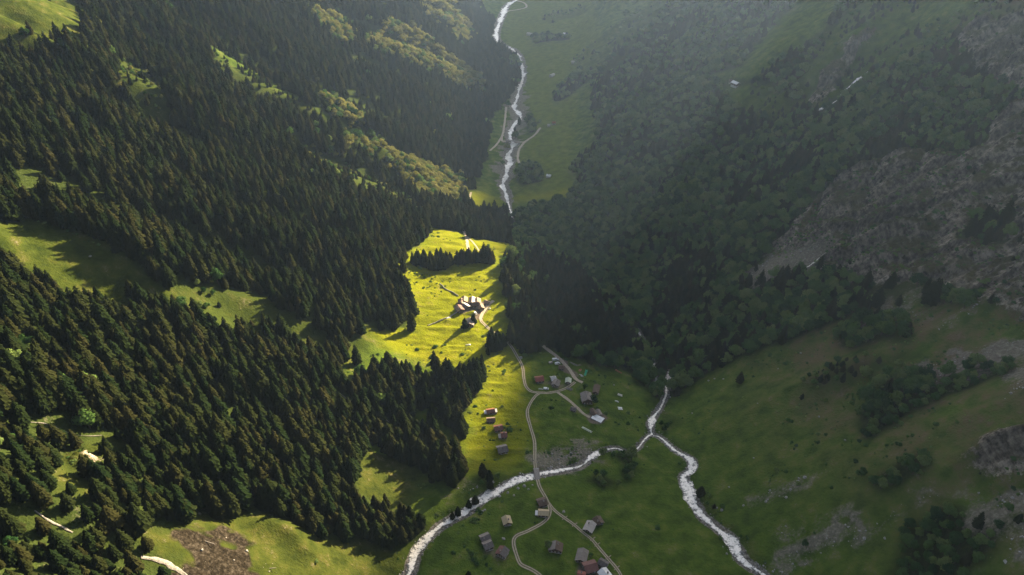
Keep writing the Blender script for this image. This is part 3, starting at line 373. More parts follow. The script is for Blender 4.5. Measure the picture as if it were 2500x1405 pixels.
HOUSES = [('chalet', 'chalet with a pale right roof side at the back of the sunlit hamlet', -45.1, 557.2, -1.566, 7.8, 6.6, 3.0, 'tan|brown', 'wood'),
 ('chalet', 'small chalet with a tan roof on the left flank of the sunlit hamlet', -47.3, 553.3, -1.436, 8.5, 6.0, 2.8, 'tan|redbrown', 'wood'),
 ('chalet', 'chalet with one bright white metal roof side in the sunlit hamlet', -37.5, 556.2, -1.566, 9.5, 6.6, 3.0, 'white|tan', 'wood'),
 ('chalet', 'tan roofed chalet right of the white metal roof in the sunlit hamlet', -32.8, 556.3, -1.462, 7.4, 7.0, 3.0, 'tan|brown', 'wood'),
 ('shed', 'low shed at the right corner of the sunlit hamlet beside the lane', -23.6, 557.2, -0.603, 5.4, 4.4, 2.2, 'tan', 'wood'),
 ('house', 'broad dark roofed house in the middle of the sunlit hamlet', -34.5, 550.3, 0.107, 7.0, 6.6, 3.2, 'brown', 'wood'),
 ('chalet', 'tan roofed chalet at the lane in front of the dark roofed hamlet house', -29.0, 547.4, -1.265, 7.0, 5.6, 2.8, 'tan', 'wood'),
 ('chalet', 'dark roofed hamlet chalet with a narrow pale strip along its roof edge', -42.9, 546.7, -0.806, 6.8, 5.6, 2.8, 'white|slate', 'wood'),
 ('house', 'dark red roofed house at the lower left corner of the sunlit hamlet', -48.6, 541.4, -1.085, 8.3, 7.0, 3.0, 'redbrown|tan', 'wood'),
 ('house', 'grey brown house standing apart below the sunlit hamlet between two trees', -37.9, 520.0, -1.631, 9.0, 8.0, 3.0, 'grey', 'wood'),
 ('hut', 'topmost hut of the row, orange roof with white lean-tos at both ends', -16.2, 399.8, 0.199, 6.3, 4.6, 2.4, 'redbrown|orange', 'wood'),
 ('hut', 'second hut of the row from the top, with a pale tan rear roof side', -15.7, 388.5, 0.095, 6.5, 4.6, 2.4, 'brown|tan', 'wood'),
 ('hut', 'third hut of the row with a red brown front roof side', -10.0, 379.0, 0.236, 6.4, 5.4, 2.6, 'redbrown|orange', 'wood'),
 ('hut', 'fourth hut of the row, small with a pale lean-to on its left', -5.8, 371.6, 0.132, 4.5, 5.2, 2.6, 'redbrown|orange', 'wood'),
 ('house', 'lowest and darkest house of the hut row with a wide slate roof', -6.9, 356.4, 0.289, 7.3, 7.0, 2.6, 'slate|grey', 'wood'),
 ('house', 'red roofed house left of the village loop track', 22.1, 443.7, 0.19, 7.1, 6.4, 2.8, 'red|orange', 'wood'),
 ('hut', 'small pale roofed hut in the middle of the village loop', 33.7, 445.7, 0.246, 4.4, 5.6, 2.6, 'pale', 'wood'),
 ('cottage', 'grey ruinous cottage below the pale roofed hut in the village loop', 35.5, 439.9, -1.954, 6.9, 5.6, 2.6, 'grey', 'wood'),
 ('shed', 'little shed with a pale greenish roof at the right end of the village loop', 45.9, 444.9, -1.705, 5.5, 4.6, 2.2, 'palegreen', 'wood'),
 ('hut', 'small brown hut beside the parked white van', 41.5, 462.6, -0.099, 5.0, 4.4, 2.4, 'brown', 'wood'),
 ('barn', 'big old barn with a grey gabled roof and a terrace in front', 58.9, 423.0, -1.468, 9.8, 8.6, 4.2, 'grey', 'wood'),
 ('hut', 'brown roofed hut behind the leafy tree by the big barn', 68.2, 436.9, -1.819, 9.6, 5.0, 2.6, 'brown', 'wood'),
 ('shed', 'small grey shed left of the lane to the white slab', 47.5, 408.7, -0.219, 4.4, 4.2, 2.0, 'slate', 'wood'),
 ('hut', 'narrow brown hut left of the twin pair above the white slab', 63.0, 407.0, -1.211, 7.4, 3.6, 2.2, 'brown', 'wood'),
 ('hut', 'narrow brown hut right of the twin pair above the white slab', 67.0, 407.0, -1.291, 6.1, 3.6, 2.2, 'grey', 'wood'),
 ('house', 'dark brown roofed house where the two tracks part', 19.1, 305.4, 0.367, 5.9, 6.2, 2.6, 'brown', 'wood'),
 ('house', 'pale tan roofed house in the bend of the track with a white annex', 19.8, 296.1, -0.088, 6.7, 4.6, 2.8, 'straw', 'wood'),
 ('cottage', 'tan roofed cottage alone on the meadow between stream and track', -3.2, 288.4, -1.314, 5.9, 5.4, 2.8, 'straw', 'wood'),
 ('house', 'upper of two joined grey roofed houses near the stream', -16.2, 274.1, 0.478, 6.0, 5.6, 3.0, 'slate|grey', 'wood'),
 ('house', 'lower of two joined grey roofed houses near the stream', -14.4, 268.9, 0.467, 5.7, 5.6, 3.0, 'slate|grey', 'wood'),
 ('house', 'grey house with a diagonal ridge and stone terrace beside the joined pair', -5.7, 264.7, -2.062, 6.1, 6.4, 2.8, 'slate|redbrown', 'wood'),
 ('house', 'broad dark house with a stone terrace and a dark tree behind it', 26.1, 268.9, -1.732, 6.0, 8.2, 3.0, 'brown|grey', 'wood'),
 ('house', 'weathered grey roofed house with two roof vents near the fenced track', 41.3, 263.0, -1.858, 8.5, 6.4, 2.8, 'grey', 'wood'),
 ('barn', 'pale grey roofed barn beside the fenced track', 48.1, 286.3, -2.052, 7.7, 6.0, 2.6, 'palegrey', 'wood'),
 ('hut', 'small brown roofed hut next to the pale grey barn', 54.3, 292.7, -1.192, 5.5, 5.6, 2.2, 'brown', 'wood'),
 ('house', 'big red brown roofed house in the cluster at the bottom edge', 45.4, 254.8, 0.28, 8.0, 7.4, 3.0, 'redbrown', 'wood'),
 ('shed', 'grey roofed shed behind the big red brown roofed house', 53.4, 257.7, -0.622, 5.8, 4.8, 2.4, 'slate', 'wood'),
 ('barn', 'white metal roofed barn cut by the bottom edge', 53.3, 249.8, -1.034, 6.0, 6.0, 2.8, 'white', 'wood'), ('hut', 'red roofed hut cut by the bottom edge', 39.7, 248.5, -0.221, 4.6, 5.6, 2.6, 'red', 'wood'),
 ('barn', 'lone white roofed barn on the far valley meadow right of the gravel river', 58.8, 1058.5, -0.378, 7.5, 7.0, 3.0, 'white', 'stone'),
 ('farmhouse', 'far farmhouse with a salmon roof on the right valley meadow', 78.1, 1298.2, 0.213, 6.9, 8.0, 3.5, 'orange', 'stone'),
 ('barn', 'far small barn left of the salmon roofed farmhouse', 68.7, 1291.3, 0.023, 5.2, 6.0, 3.0, 'palegrey', 'stone'),
 ('hut', 'white roofed hut on the green shoulder high on the right slope', 310.0, 992.1, -1.049, 11.3, 8.0, 3.5, 'white', 'wood'),
 ('hut', 'dark hut left of the white roofed hut on the green shoulder', 305.9, 1004.5, -0.255, 4.4, 6.0, 3.0, 'brown', 'wood'),
 ('farmhouse', 'pale roofed farm at the left of the valley head meadow', 46.5, 1970.0, -0.508, 14.6, 9.0, 4.0, 'palegrey', 'stone'),
 ('farmhouse', 'white roofed farm at the right of the valley head meadow', 137.8, 1912.6, -0.649, 13.1, 9.0, 4.0, 'white', 'stone'),
 ('hut', 'far hut in the grove on the right valley meadow', 89.2, 1604.1, 0.933, 13.6, 8.0, 3.5, 'palegrey', 'stone'),
 ('hut', 'far pale hut above the grove on the right valley slope', 138.8, 1663.9, -0.032, 7.0, 8.0, 3.5, 'palegrey', 'stone')]
HOUSE_XY = [(-45.1, 557.2), (-47.3, 553.3), (-37.5, 556.2), (-32.8, 556.3), (-23.6, 557.2), (-34.5, 550.3), (-29.0, 547.4), (-42.9, 546.7), (-48.6, 541.4), (-37.9, 520.0), (-16.2, 399.8), (-15.7, 388.5), (-10.0, 379.0),
 (-5.8, 371.6), (-6.9, 356.4), (22.1, 443.7), (33.7, 445.7), (35.5, 439.9), (45.9, 444.9), (41.5, 462.6), (58.9, 423.0), (68.2, 436.9), (47.5, 408.7), (63.0, 407.0), (67.0, 407.0), (19.1, 305.4), (19.8, 296.1),
 (-3.2, 288.4), (-16.2, 274.1), (-14.4, 268.9), (-5.7, 264.7), (26.1, 268.9), (41.3, 263.0), (48.1, 286.3), (54.3, 292.7), (45.4, 254.8), (53.4, 257.7), (53.3, 249.8), (39.7, 248.5), (58.8, 1058.5), (78.1, 1298.2),
 (68.7, 1291.3), (310.0, 992.1), (305.9, 1004.5), (46.5, 1970.0), (137.8, 1912.6), (89.2, 1604.1), (138.8, 1663.9)]
LEANTO = {10: (-1, 1), 13: (-1,), 26: (-1,)}
TERRACE = {}
TREES = [('spruce', 'dark spruce left of the grey brown house below the sunlit hamlet', None, -42.1, 514.6, 12), ('spruce', 'narrow spruce right of the grey brown house below the sunlit hamlet', None, -34.8, 522.0, 11),
 ('broad', 'dark round tree behind the broad house with the stone terrace', None, 21.7, 270.7, 7), ('broad', 'leafy green tree between the big barn and the brown roofed hut', None, 64.7, 420.8, 9),
 ('broad', 'leafy tree at the road end above the big barn', None, 59.1, 438.5, 6), ('spruce', 'lone dark conifer on the open meadow of the right slope', None, 177.1, 423.9, 13),
 ('spruce', 'taller of the two trees on the top left meadow', None, -452.7, 700.0, 14), ('broad', 'bushy shorter tree on the top left meadow', None, -455.1, 694.3, 11),
 ('spruce', 'left of the two spruces on the small clearing', None, -132.2, 438.7, 20), ('spruce', 'right of the two spruces on the small clearing', None, -122.3, 438.3, 21),
 ('spruce', 'spruce of the dark left stand on the sunlit meadow', 'left conifer stand on the meadow', -101.3, 625.9, 16),
 ('spruce', 'spruce of the dark left stand on the sunlit meadow', 'left conifer stand on the meadow', -97.8, 623.5, 17),
 ('spruce', 'spruce of the dark left stand on the sunlit meadow', 'left conifer stand on the meadow', -94.9, 627.4, 18),
 ('spruce', 'spruce of the dark left stand on the sunlit meadow', 'left conifer stand on the meadow', -91.2, 627.5, 17),
 ('spruce', 'spruce of the dark left stand on the sunlit meadow', 'left conifer stand on the meadow', -87.5, 627.1, 17),
 ('spruce', 'spruce of the dark left stand on the sunlit meadow', 'left conifer stand on the meadow', -84.5, 630.2, 18),
 ('spruce', 'spruce of the dark left stand on the sunlit meadow', 'left conifer stand on the meadow', -80.7, 626.1, 17),
 ('spruce', 'spruce of the dark left stand on the sunlit meadow', 'left conifer stand on the meadow', -77.9, 631.4, 16),
 ('spruce', 'spruce of the dark left stand on the sunlit meadow', 'left conifer stand on the meadow', -97.3, 634.0, 17),
 ('spruce', 'spruce of the dark left stand on the sunlit meadow', 'left conifer stand on the meadow', -91.1, 637.7, 17),
 ('spruce', 'spruce of the dark left stand on the sunlit meadow', 'left conifer stand on the meadow', -84.4, 638.1, 16),
 ('spruce', 'spruce of the dark left stand on the sunlit meadow', 'left conifer stand on the meadow', -77.7, 639.3, 18),
 ('spruce', 'spruce of the dark left stand on the sunlit meadow', 'left conifer stand on the meadow', -73.7, 641.7, 17),
 ('spruce', 'spruce of the dark left stand on the sunlit meadow', 'left conifer stand on the meadow', -70.0, 633.9, 16),
 ('spruce', 'spruce of the dark left stand on the sunlit meadow', 'left conifer stand on the meadow', -82.5, 618.7, 15),
 ('spruce', 'spruce of the dark left stand on the sunlit meadow', 'left conifer stand on the meadow', -78.2, 617.7, 15),
 ('spruce', 'spruce of the dark left stand on the sunlit meadow', 'left conifer stand on the meadow', -73.5, 620.1, 16),
 ('spruce', 'spruce of the dark left stand on the sunlit meadow', 'left conifer stand on the meadow', -69.7, 624.2, 17),
 ('spruce', 'spruce of the dark left stand on the sunlit meadow', 'left conifer stand on the meadow', -65.8, 628.2, 18),
 ('spruce', 'spruce of the dark left stand on the sunlit meadow', 'left conifer stand on the meadow', -63.7, 634.1, 17),
 ('spruce', 'spruce of the dark left stand on the sunlit meadow', 'left conifer stand on the meadow', -68.4, 640.0, 15),
 ('spruce', 'spruce of the dark right stand on the sunlit meadow', 'right conifer stand on the meadow', -56.8, 638.8, 17),
 ('spruce', 'spruce of the dark right stand on the sunlit meadow', 'right conifer stand on the meadow', -53.4, 638.1, 18),
 ('spruce', 'spruce of the dark right stand on the sunlit meadow', 'right conifer stand on the meadow', -50.0, 638.5, 18),
 ('spruce', 'spruce of the dark right stand on the sunlit meadow', 'right conifer stand on the meadow', -46.5, 638.0, 18),
 ('spruce', 'spruce of the dark right stand on the sunlit meadow', 'right conifer stand on the meadow', -43.2, 639.4, 18),
 ('spruce', 'spruce of the dark right stand on the sunlit meadow', 'right conifer stand on the meadow', -39.8, 640.8, 17),
 ('spruce', 'spruce of the dark right stand on the sunlit meadow', 'right conifer stand on the meadow', -36.5, 641.4, 16),
 ('spruce', 'spruce of the dark right stand on the sunlit meadow', 'right conifer stand on the meadow', -33.1, 642.2, 17),
 ('spruce', 'spruce of the dark right stand on the sunlit meadow', 'right conifer stand on the meadow', -30.1, 642.8, 22),
 ('spruce', 'spruce of the dark right stand on the sunlit meadow', 'right conifer stand on the meadow', -26.6, 642.5, 23),
 ('spruce', 'spruce of the dark right stand on the sunlit meadow', 'right conifer stand on the meadow', -22.8, 642.3, 21),
 ('spruce', 'spruce of the dark right stand on the sunlit meadow', 'right conifer stand on the meadow', -20.3, 645.0, 17),
 ('spruce', 'spruce of the dark right stand on the sunlit meadow', 'right conifer stand on the meadow', -29.5, 651.6, 22),
 ('spruce', 'spruce of the dark right stand on the sunlit meadow', 'right conifer stand on the meadow', -25.2, 652.6, 19),
 ('spruce', 'spruce of the dark right stand on the sunlit meadow', 'right conifer stand on the meadow', -52.6, 647.3, 16),
 ('spruce', 'spruce of the dark right stand on the sunlit meadow', 'right conifer stand on the meadow', -45.4, 648.2, 16),
 ('spruce', 'spruce of the dark right stand on the sunlit meadow', 'right conifer stand on the meadow', -39.0, 649.4, 16),
 ('spruce', 'spruce of the clump beside the track below the sunlit meadow', 'clump beside the track below the meadow', -19.4, 487.0, 19),
 ('spruce', 'spruce of the clump beside the track below the sunlit meadow', 'clump beside the track below the meadow', -16.2, 484.3, 20),
 ('spruce', 'spruce of the clump beside the track below the sunlit meadow', 'clump beside the track below the meadow', -13.0, 484.1, 20),
 ('spruce', 'spruce of the clump beside the track below the sunlit meadow', 'clump beside the track below the meadow', -9.9, 486.9, 19),
 ('spruce', 'spruce of the clump beside the track below the sunlit meadow', 'clump beside the track below the meadow', -17.8, 493.3, 18),
 ('spruce', 'spruce of the clump beside the track below the sunlit meadow', 'clump beside the track below the meadow', -12.5, 492.6, 18),
 ('spruce', 'spruce of the clump beside the track below the sunlit meadow', 'clump beside the track below the meadow', -7.8, 491.3, 15),
 ('spruce', 'spruce of the clump beside the track below the sunlit meadow', 'clump beside the track below the meadow', -20.2, 476.0, 11),
 ('spruce', 'spruce of the clump beside the track below the sunlit meadow', 'clump beside the track below the meadow', -1.1, 497.7, 20),
 ('spruce', 'tall dark spruce on the spur edge left of the track', 'tall spruces on the spur edge', -63.2, 452.2, 22),
 ('spruce', 'tall dark spruce on the spur edge left of the track', 'tall spruces on the spur edge', -60.0, 446.7, 21),
 ('spruce', 'tall dark spruce on the spur edge left of the track', 'tall spruces on the spur edge', -52.1, 438.7, 26),
 ('spruce', 'tall dark spruce on the spur edge left of the track', 'tall spruces on the spur edge', -49.0, 433.3, 25),
 ('spruce', 'tall dark spruce on the spur edge left of the track', 'tall spruces on the spur edge', -41.4, 436.6, 22),
 ('spruce', 'tall dark spruce on the spur edge left of the track', 'tall spruces on the spur edge', -37.6, 434.0, 24),
 ('spruce', 'tall dark spruce on the spur edge left of the track', 'tall spruces on the spur edge', -33.5, 436.8, 26),
 ('spruce', 'tall dark spruce on the spur edge left of the track', 'tall spruces on the spur edge', -30.4, 439.5, 27),
 ('spruce', 'tall dark spruce on the spur edge left of the track', 'tall spruces on the spur edge', -26.9, 435.2, 26),
 ('spruce', 'tall dark spruce on the spur edge left of the track', 'tall spruces on the spur edge', -23.8, 439.6, 22),
 ('spruce', 'tall dark spruce on the spur edge left of the track', 'tall spruces on the spur edge', -38.5, 420.4, 24),
 ('spruce', 'tall dark spruce on the spur edge left of the track', 'tall spruces on the spur edge', -34.5, 423.2, 25),
 ('spruce', 'tall dark spruce on the spur edge left of the track', 'tall spruces on the spur edge', -30.6, 424.4, 24),
 ('spruce', 'tall dark spruce on the spur edge left of the track', 'tall spruces on the spur edge', -27.5, 426.1, 22),
 ('spruce', 'tall dark spruce on the spur edge left of the track', 'tall spruces on the spur edge', -41.0, 410.2, 24),
 ('spruce', 'tall dark spruce on the spur edge left of the track', 'tall spruces on the spur edge', -37.1, 407.8, 23),
 ('spruce', 'tall dark spruce on the spur edge left of the track', 'tall spruces on the spur edge', -43.8, 428.2, 23),
 ('spruce', 'tall dark spruce on the spur edge left of the track', 'tall spruces on the spur edge', -45.3, 417.6, 24),
 ('spruce', 'tall dark spruce on the spur edge left of the track', 'tall spruces on the spur edge', -53.5, 427.7, 23),
 ('spruce', 'tall dark spruce on the spur edge left of the track', 'tall spruces on the spur edge', -34.7, 410.4, 22), ('broad', 'dark bush at the stream fork', 'bushes at the stream fork', 81.0, 342.7, 8),
 ('broad', 'dark bush at the stream fork', 'bushes at the stream fork', 82.0, 336.2, 7), ('broad', 'dark bush at the stream fork', 'bushes at the stream fork', 78.3, 333.9, 6),
 ('broad', 'dark bush at the stream fork', 'bushes at the stream fork', 85.5, 347.6, 6), ('spruce', 'dark young spruce on the left stream bank', 'young spruces on the stream bank', -15.0, 325.7, 11),
 ('spruce', 'dark young spruce on the left stream bank', 'young spruces on the stream bank', -14.3, 319.8, 9), ('spruce', 'dark young spruce on the left stream bank', 'young spruces on the stream bank', -27.5, 303.0, 8),
 ('spruce', 'dark young spruce on the left stream bank', 'young spruces on the stream bank', -23.7, 306.7, 8), ('spruce', 'dark young spruce on the left stream bank', 'young spruces on the stream bank', -37.2, 292.4, 8),
 ('spruce', 'dark young spruce on the left stream bank', 'young spruces on the stream bank', -34.1, 295.9, 9), ('spruce', 'dark spruce top at the bottom edge', None, -24.5, 245.5, 9),
 ('spruce', 'spruce on the lower edge of the left meadow', 'spruces edging the left meadow', -310.2, 376.4, 16),
 ('spruce', 'spruce on the lower edge of the left meadow', 'spruces edging the left meadow', -305.6, 377.0, 15),
 ('spruce', 'spruce on the lower edge of the left meadow', 'spruces edging the left meadow', -291.6, 373.7, 18),
 ('spruce', 'spruce on the lower edge of the left meadow', 'spruces edging the left meadow', -287.5, 370.3, 19),
 ('spruce', 'spruce on the lower edge of the left meadow', 'spruces edging the left meadow', -284.9, 371.1, 20),
 ('spruce', 'spruce on the lower edge of the left meadow', 'spruces edging the left meadow', -279.4, 366.6, 18),
 ('spruce', 'spruce on the lower edge of the left meadow', 'spruces edging the left meadow', -270.8, 378.0, 16),
 ('spruce', 'spruce on the lower edge of the left meadow', 'spruces edging the left meadow', -268.4, 378.3, 14),
 ('spruce', 'spruce on the lower edge of the left meadow', 'spruces edging the left meadow', -262.8, 376.0, 20),
 ('spruce', 'spruce on the lower edge of the left meadow', 'spruces edging the left meadow', -260.9, 376.6, 18),
 ('spruce', 'spruce on the lower edge of the left meadow', 'spruces edging the left meadow', -297.8, 370.9, 14),
 ('spruce', 'spruce on the lower edge of the left meadow', 'spruces edging the left meadow', -313.4, 374.9, 16)]
BRIDGES = [(16.9, 333.7, 1.645, 9.0, 3.6, 'small timber bridge carrying the track over the foaming stream', 0.1), (3.0, 1236.3, -0.348, 26, 5, 'far bridge over the gravel river', 0.3)]
BOULDERS = [(160.9, 446.4, 0.9, 'white boulder lying on the right meadow slope', 'white boulders on the right meadow slope'),
 (165.1, 445.3, 0.7, 'white boulder lying on the right meadow slope', 'white boulders on the right meadow slope'),
 (169.8, 438.9, 0.8, 'white boulder lying on the right meadow slope', 'white boulders on the right meadow slope'),
 (219.2, 425.9, 0.8, 'white boulder lying on the right meadow slope', 'white boulders on the right meadow slope'),
 (197.5, 475.1, 0.8, 'white boulder lying on the right meadow slope', 'white boulders on the right meadow slope'),
 (202.6, 420.5, 0.6, 'white boulder lying on the right meadow slope', 'white boulders on the right meadow slope'),
 (204.4, 349.2, 0.8, 'white boulder lying on the right meadow slope', 'white boulders on the right meadow slope'),
 (207.1, 317.9, 0.7, 'white boulder lying on the right meadow slope', 'white boulders on the right meadow slope'),
 (133.2, 299.2, 1.0, 'white boulder lying on the right meadow slope', 'white boulders on the right meadow slope'),
 (131.0, 302.2, 0.8, 'white boulder lying on the right meadow slope', 'white boulders on the right meadow slope'),
 (179.5, 300.4, 1.2, 'white boulder lying on the right meadow slope', 'white boulders on the right meadow slope'),
 (175.5, 299.4, 1.0, 'white boulder lying on the right meadow slope', 'white boulders on the right meadow slope'),
 (170.5, 295.7, 0.9, 'white boulder lying on the right meadow slope', 'white boulders on the right meadow slope'),
 (188.5, 243.3, 1.0, 'white boulder lying on the right meadow slope', 'white boulders on the right meadow slope'),
 (195.4, 238.5, 0.8, 'white boulder lying on the right meadow slope', 'white boulders on the right meadow slope'),
 (161.0, 333.6, 0.6, 'white boulder lying on the right meadow slope', 'white boulders on the right meadow slope'),
 (156.9, 294.3, 0.9, 'white boulder lying on the right meadow slope', 'white boulders on the right meadow slope'),
 (145.4, 297.7, 0.8, 'white boulder lying on the right meadow slope', 'white boulders on the right meadow slope'),
 (166.8, 290.9, 0.9, 'white boulder lying on the right meadow slope', 'white boulders on the right meadow slope'),
 (141.8, 316.5, 0.7, 'white boulder lying on the right meadow slope', 'white boulders on the right meadow slope'),
 (177.7, 385.1, 0.6, 'white boulder lying on the right meadow slope', 'white boulders on the right meadow slope'),
 (140.0, 409.2, 0.6, 'white boulder lying on the right meadow slope', 'white boulders on the right meadow slope'), (-8.0, 311.6, 1.0, 'pale boulder on the stream bank below the bridge', 'pale boulders below the bridge'),
 (-2.7, 314.4, 1.0, 'pale boulder on the stream bank below the bridge', 'pale boulders below the bridge'), (4.0, 318.5, 1.1, 'pale boulder on the stream bank below the bridge', 'pale boulders below the bridge'),
 (8.1, 320.6, 1.2, 'pale boulder on the stream bank below the bridge', 'pale boulders below the bridge'), (10.8, 317.5, 0.8, 'pale boulder on the stream bank below the bridge', 'pale boulders below the bridge'),
 (-18.7, 297.8, 0.9, 'pale boulder on the stream bank below the bridge', 'pale boulders below the bridge'), (-17.2, 299.1, 0.8, 'pale boulder on the stream bank below the bridge', 'pale boulders below the bridge'),
 (-19.4, 296.0, 0.7, 'pale boulder on the stream bank below the bridge', 'pale boulders below the bridge'), (22.1, 331.0, 0.9, 'pale boulder on the stream bank below the bridge', 'pale boulders below the bridge'),
 (1.3, 311.9, 0.8, 'pale boulder on the stream bank below the bridge', 'pale boulders below the bridge'), (13.6, 322.7, 0.7, 'pale boulder on the stream bank below the bridge', 'pale boulders below the bridge'),
 (-5.0, 276.1, 1.0, 'white rock alone on the meadow left of the track', None), (32.9, 299.6, 1.0, 'grey boulder beside the upper end of the fenced track', None),
 (-12.8, 324.6, 1.2, 'pale rock on the left bank above the stream bend', None), (-283.2, 414.1, 0.8, 'small white rock on the left forest meadow', None),
 (7.3, 475.0, 1.6, 'grey rock at the bend of the loop track', None), (84.6, 450.4, 0.8, 'white stone on the village meadow right of the barn', None)]
ITEMS = [('van', 37.0, 475.4, 0.15, 'white van parked at the roadside above the village', 5.4), ('van', 38.5, 469.6, 0.3, 'pale van parked just below the white van', 4.6),
 ('van', 27.3, 433.3, -0.1, 'white car on the grass beside the village track', 4.2, 1.8, 1.5, 'white', 'car'),
 ('van', -33.6, 537.6, -1.0, 'small white car in the yard of the sunlit hamlet', 4.0, 1.8, 1.5, 'white', 'car'), ('van', 32.9, 470.3, 0.4, 'small pale car left of the parked vans', 3.6, 1.7, 1.5, 'roof_palegrey', 'car'),
 ('tarp', -58.2, 529.7, 0.5, 4.5, 2.2, 'white tarpaulin beside the wall left of the sunlit hamlet'), ('tarp', -21.0, 547.9, 0, 2.2, 1.6, 'white tarpaulin right of the hamlet lane'),
 ('tarp', -37.9, 489.8, 0, 4.4, 1.6, 'white tarpaulin on the meadow below the hamlet'), ('tarp', 88.0, 437.5, -0.3, 4.0, 3.0, 'pale sheet topmost of three on the right village meadow', 'roof_pale'),
 ('tarp', 84.0, 427.5, -0.3, 3.2, 1.4, 'narrow white sheet between two others on the right village meadow'), ('tarp', 85.5, 418.5, 0.1, 3.6, 3.6, 'white square sheet lowest of three on the right village meadow'),
 ('tarp', 56.0, 386.5, -0.6, 8.5, 2.2, 'long pale boards laid on the meadow below the village', 'roof_palegreen'), ('tarp', 22.9, 432.4, 0, 3.6, 1.4, 'pale green sheet left of the white car', 'roof_palegreen'),
 ('tarp', 25.0, 267.7, -0.2, 5.0, 2.0, 'white sheet on the terrace of the broad dark house'), ('slab', 65.5, 400.4, -0.62, 9.0, 6.0, 'white concrete slab roof at the end of the lane'),
 ('logs', 52.2, 471.7, -0.5, 9, 4, 'grey timber stack on the bare ground by the village road'), ('logs', 56.4, 471.2, 0.4, 5, 3, 'short pale timber heap right of the timber stack', 'wood_light'),
 ('logs', 46.2, 435.8, -0.4, 6, 5, 'grey timber heap below the loop track'), ('logs', 91.6, 473.6, -0.7, 7, 3, 'rusty brown beams at the wood edge right of the village', 'salmon'),
 ('logs', -151.0, 224.3, -0.35, 11, 1, 'bare fallen trunk on the slide debris', 'log', 'fallen_trunk', 'fallen trunk'),
 ('logs', -123.5, 223.6, 0.1, 6, 1, 'short fallen trunk on the brown debris', 'log', 'fallen_trunk', 'fallen trunk'), ('boat', 57.5, 455.5, -0.7, 4.2, 1.8, 'small pale boat left of the green slide', 'white'),
 ('boat', 57.2, 463.3, 0.9, 4.0, 2.0, 'salmon coloured boat above the pale boat', 'salmon'), ('slide', 61.7, 459.6, 1.2, 'bright green slide on the meadow right of the village road')]
BARS = [(33.3, 294.6, 0.6910000000000001), (39.1, 289.1, 0.6900000000000001), (49.3, 277.8, 0.675), (51.6, 273.3, 0.668), (57.1, 263.4, 0.662), (61.2, 255.7, 0.675)]
WALLS = [([(-75.2, 516.6), (-66.6, 523.4), (-57.9, 530.3), (-50.9, 537.6), (-42.7, 545.8)], 'long low stone wall running left from the sunlit hamlet'),
 ([(-70.6, 591.8), (-63.7, 581.2), (-57.3, 575.2), (-51.1, 569.4)], 'short low stone wall behind the sunlit hamlet')]
MOUNDS = [(-36.6, 265.9, 22, 3.5), (58.2, 305.2, 40, -1.5), (-136.1, 252.5, 9, 3.5), (-126.7, 254.6, 8, 4.5), (-118.7, 251.6, 7, 4.5), (-111.8, 244.5, 7, 3.5), (-139.9, 240.9, 10, -2.0), (31.8, 355.6, 12, -2.5),
 (16.1, 313.3, 16, 2.0)]
random.seed(11); rng = np.random.default_rng(5)
# ---------------------------------------------------------------- land cover maps (world metres)
MS = 2.5
MX0, MX1, MY0, MY1 = -1500.0, 1500.0, 0.0, 3600.0
mx = np.arange(MX0, MX1, MS); my = np.arange(MY0, MY1, MS)
MXX, MYY = np.meshgrid(mx, my)
def poly_mask(poly):
    p = np.array(poly, float)
    x0, x1 = np.searchsorted(mx, [p[:, 0].min(), p[:, 0].max()]); y0, y1 = np.searchsorted(my, [p[:, 1].min(), p[:, 1].max()])
    X, Y = MXX[y0:y1, x0:x1], MYY[y0:y1, x0:x1]
    ins = np.zeros(X.shape, bool)
    for i in range(len(p)):
        (ax, ay), (bx, by) = p[i - 1], p[i]
        if ay == by: continue
        c = (ay > Y) != (by > Y)
        ins ^= c & (X < (bx - ax) * (Y - ay) / (by - ay) + ax)
    return (slice(y0, y1), slice(x0, x1)), ins
# channels: forest density, broadleaf share, rock, scree, dirt
_wl, _wr = slope_w(MXX, MYY)
FOR = np.where(_wl > .25, 1.0, np.where(_wr > .25, .75, 0.0))
BRO = np.where(MXX > 0, .6, .06)
ROCK = np.zeros(MXX.shape); SCREE = ROCK.copy(); DIRT = ROCK.copy(); SCRUB = ROCK.copy(); DEBR = ROCK.copy()
SETS = {'open': (0, None), 'scrub': (.5, .5), 'mixed': (1, .62), 'spruce': (1, .04), 'broad': (1, .95), 'thin': (.4, .5), 'rock': (.10, .6), 'scree': (.03, .5), 'dirt': (0, None), 'bush': (1, .30), 'debris': (0, .5), 'shrubs': (1, .95), 'conif': (1, .34)}
for kind, poly in PAINT:
    sl, m = poly_mask(poly)
    f, b = SETS[kind]
    FOR[sl][m] = f
    if b is not None: BRO[sl][m] = b
    SCRUB[sl][m] = 1.0 if kind in ('scrub', 'thin', 'shrubs') else .5 if kind == 'bush' else (.35 if kind == 'rock' else 0.0)
    ROCK[sl][m] = 1.0 if kind == 'rock' else 0.0
    SCREE[sl][m] = 1.0 if kind == 'scree' else 0.0
    DIRT[sl][m] = 1.0 if kind in ('dirt', 'debris') else 0.0; DEBR[sl][m] = 1.0 if kind == 'debris' else 0.0
SUN_TINT = np.zeros(MXX.shape)  # where sunlight is painted into the grass: hamlet spur, weaker on the far floor
for poly in SUN_TINT_POLYS:
    sl, m = poly_mask(poly); SUN_TINT[sl][m] = np.where(MYY[sl][m] > 1000, .30, 1.0)
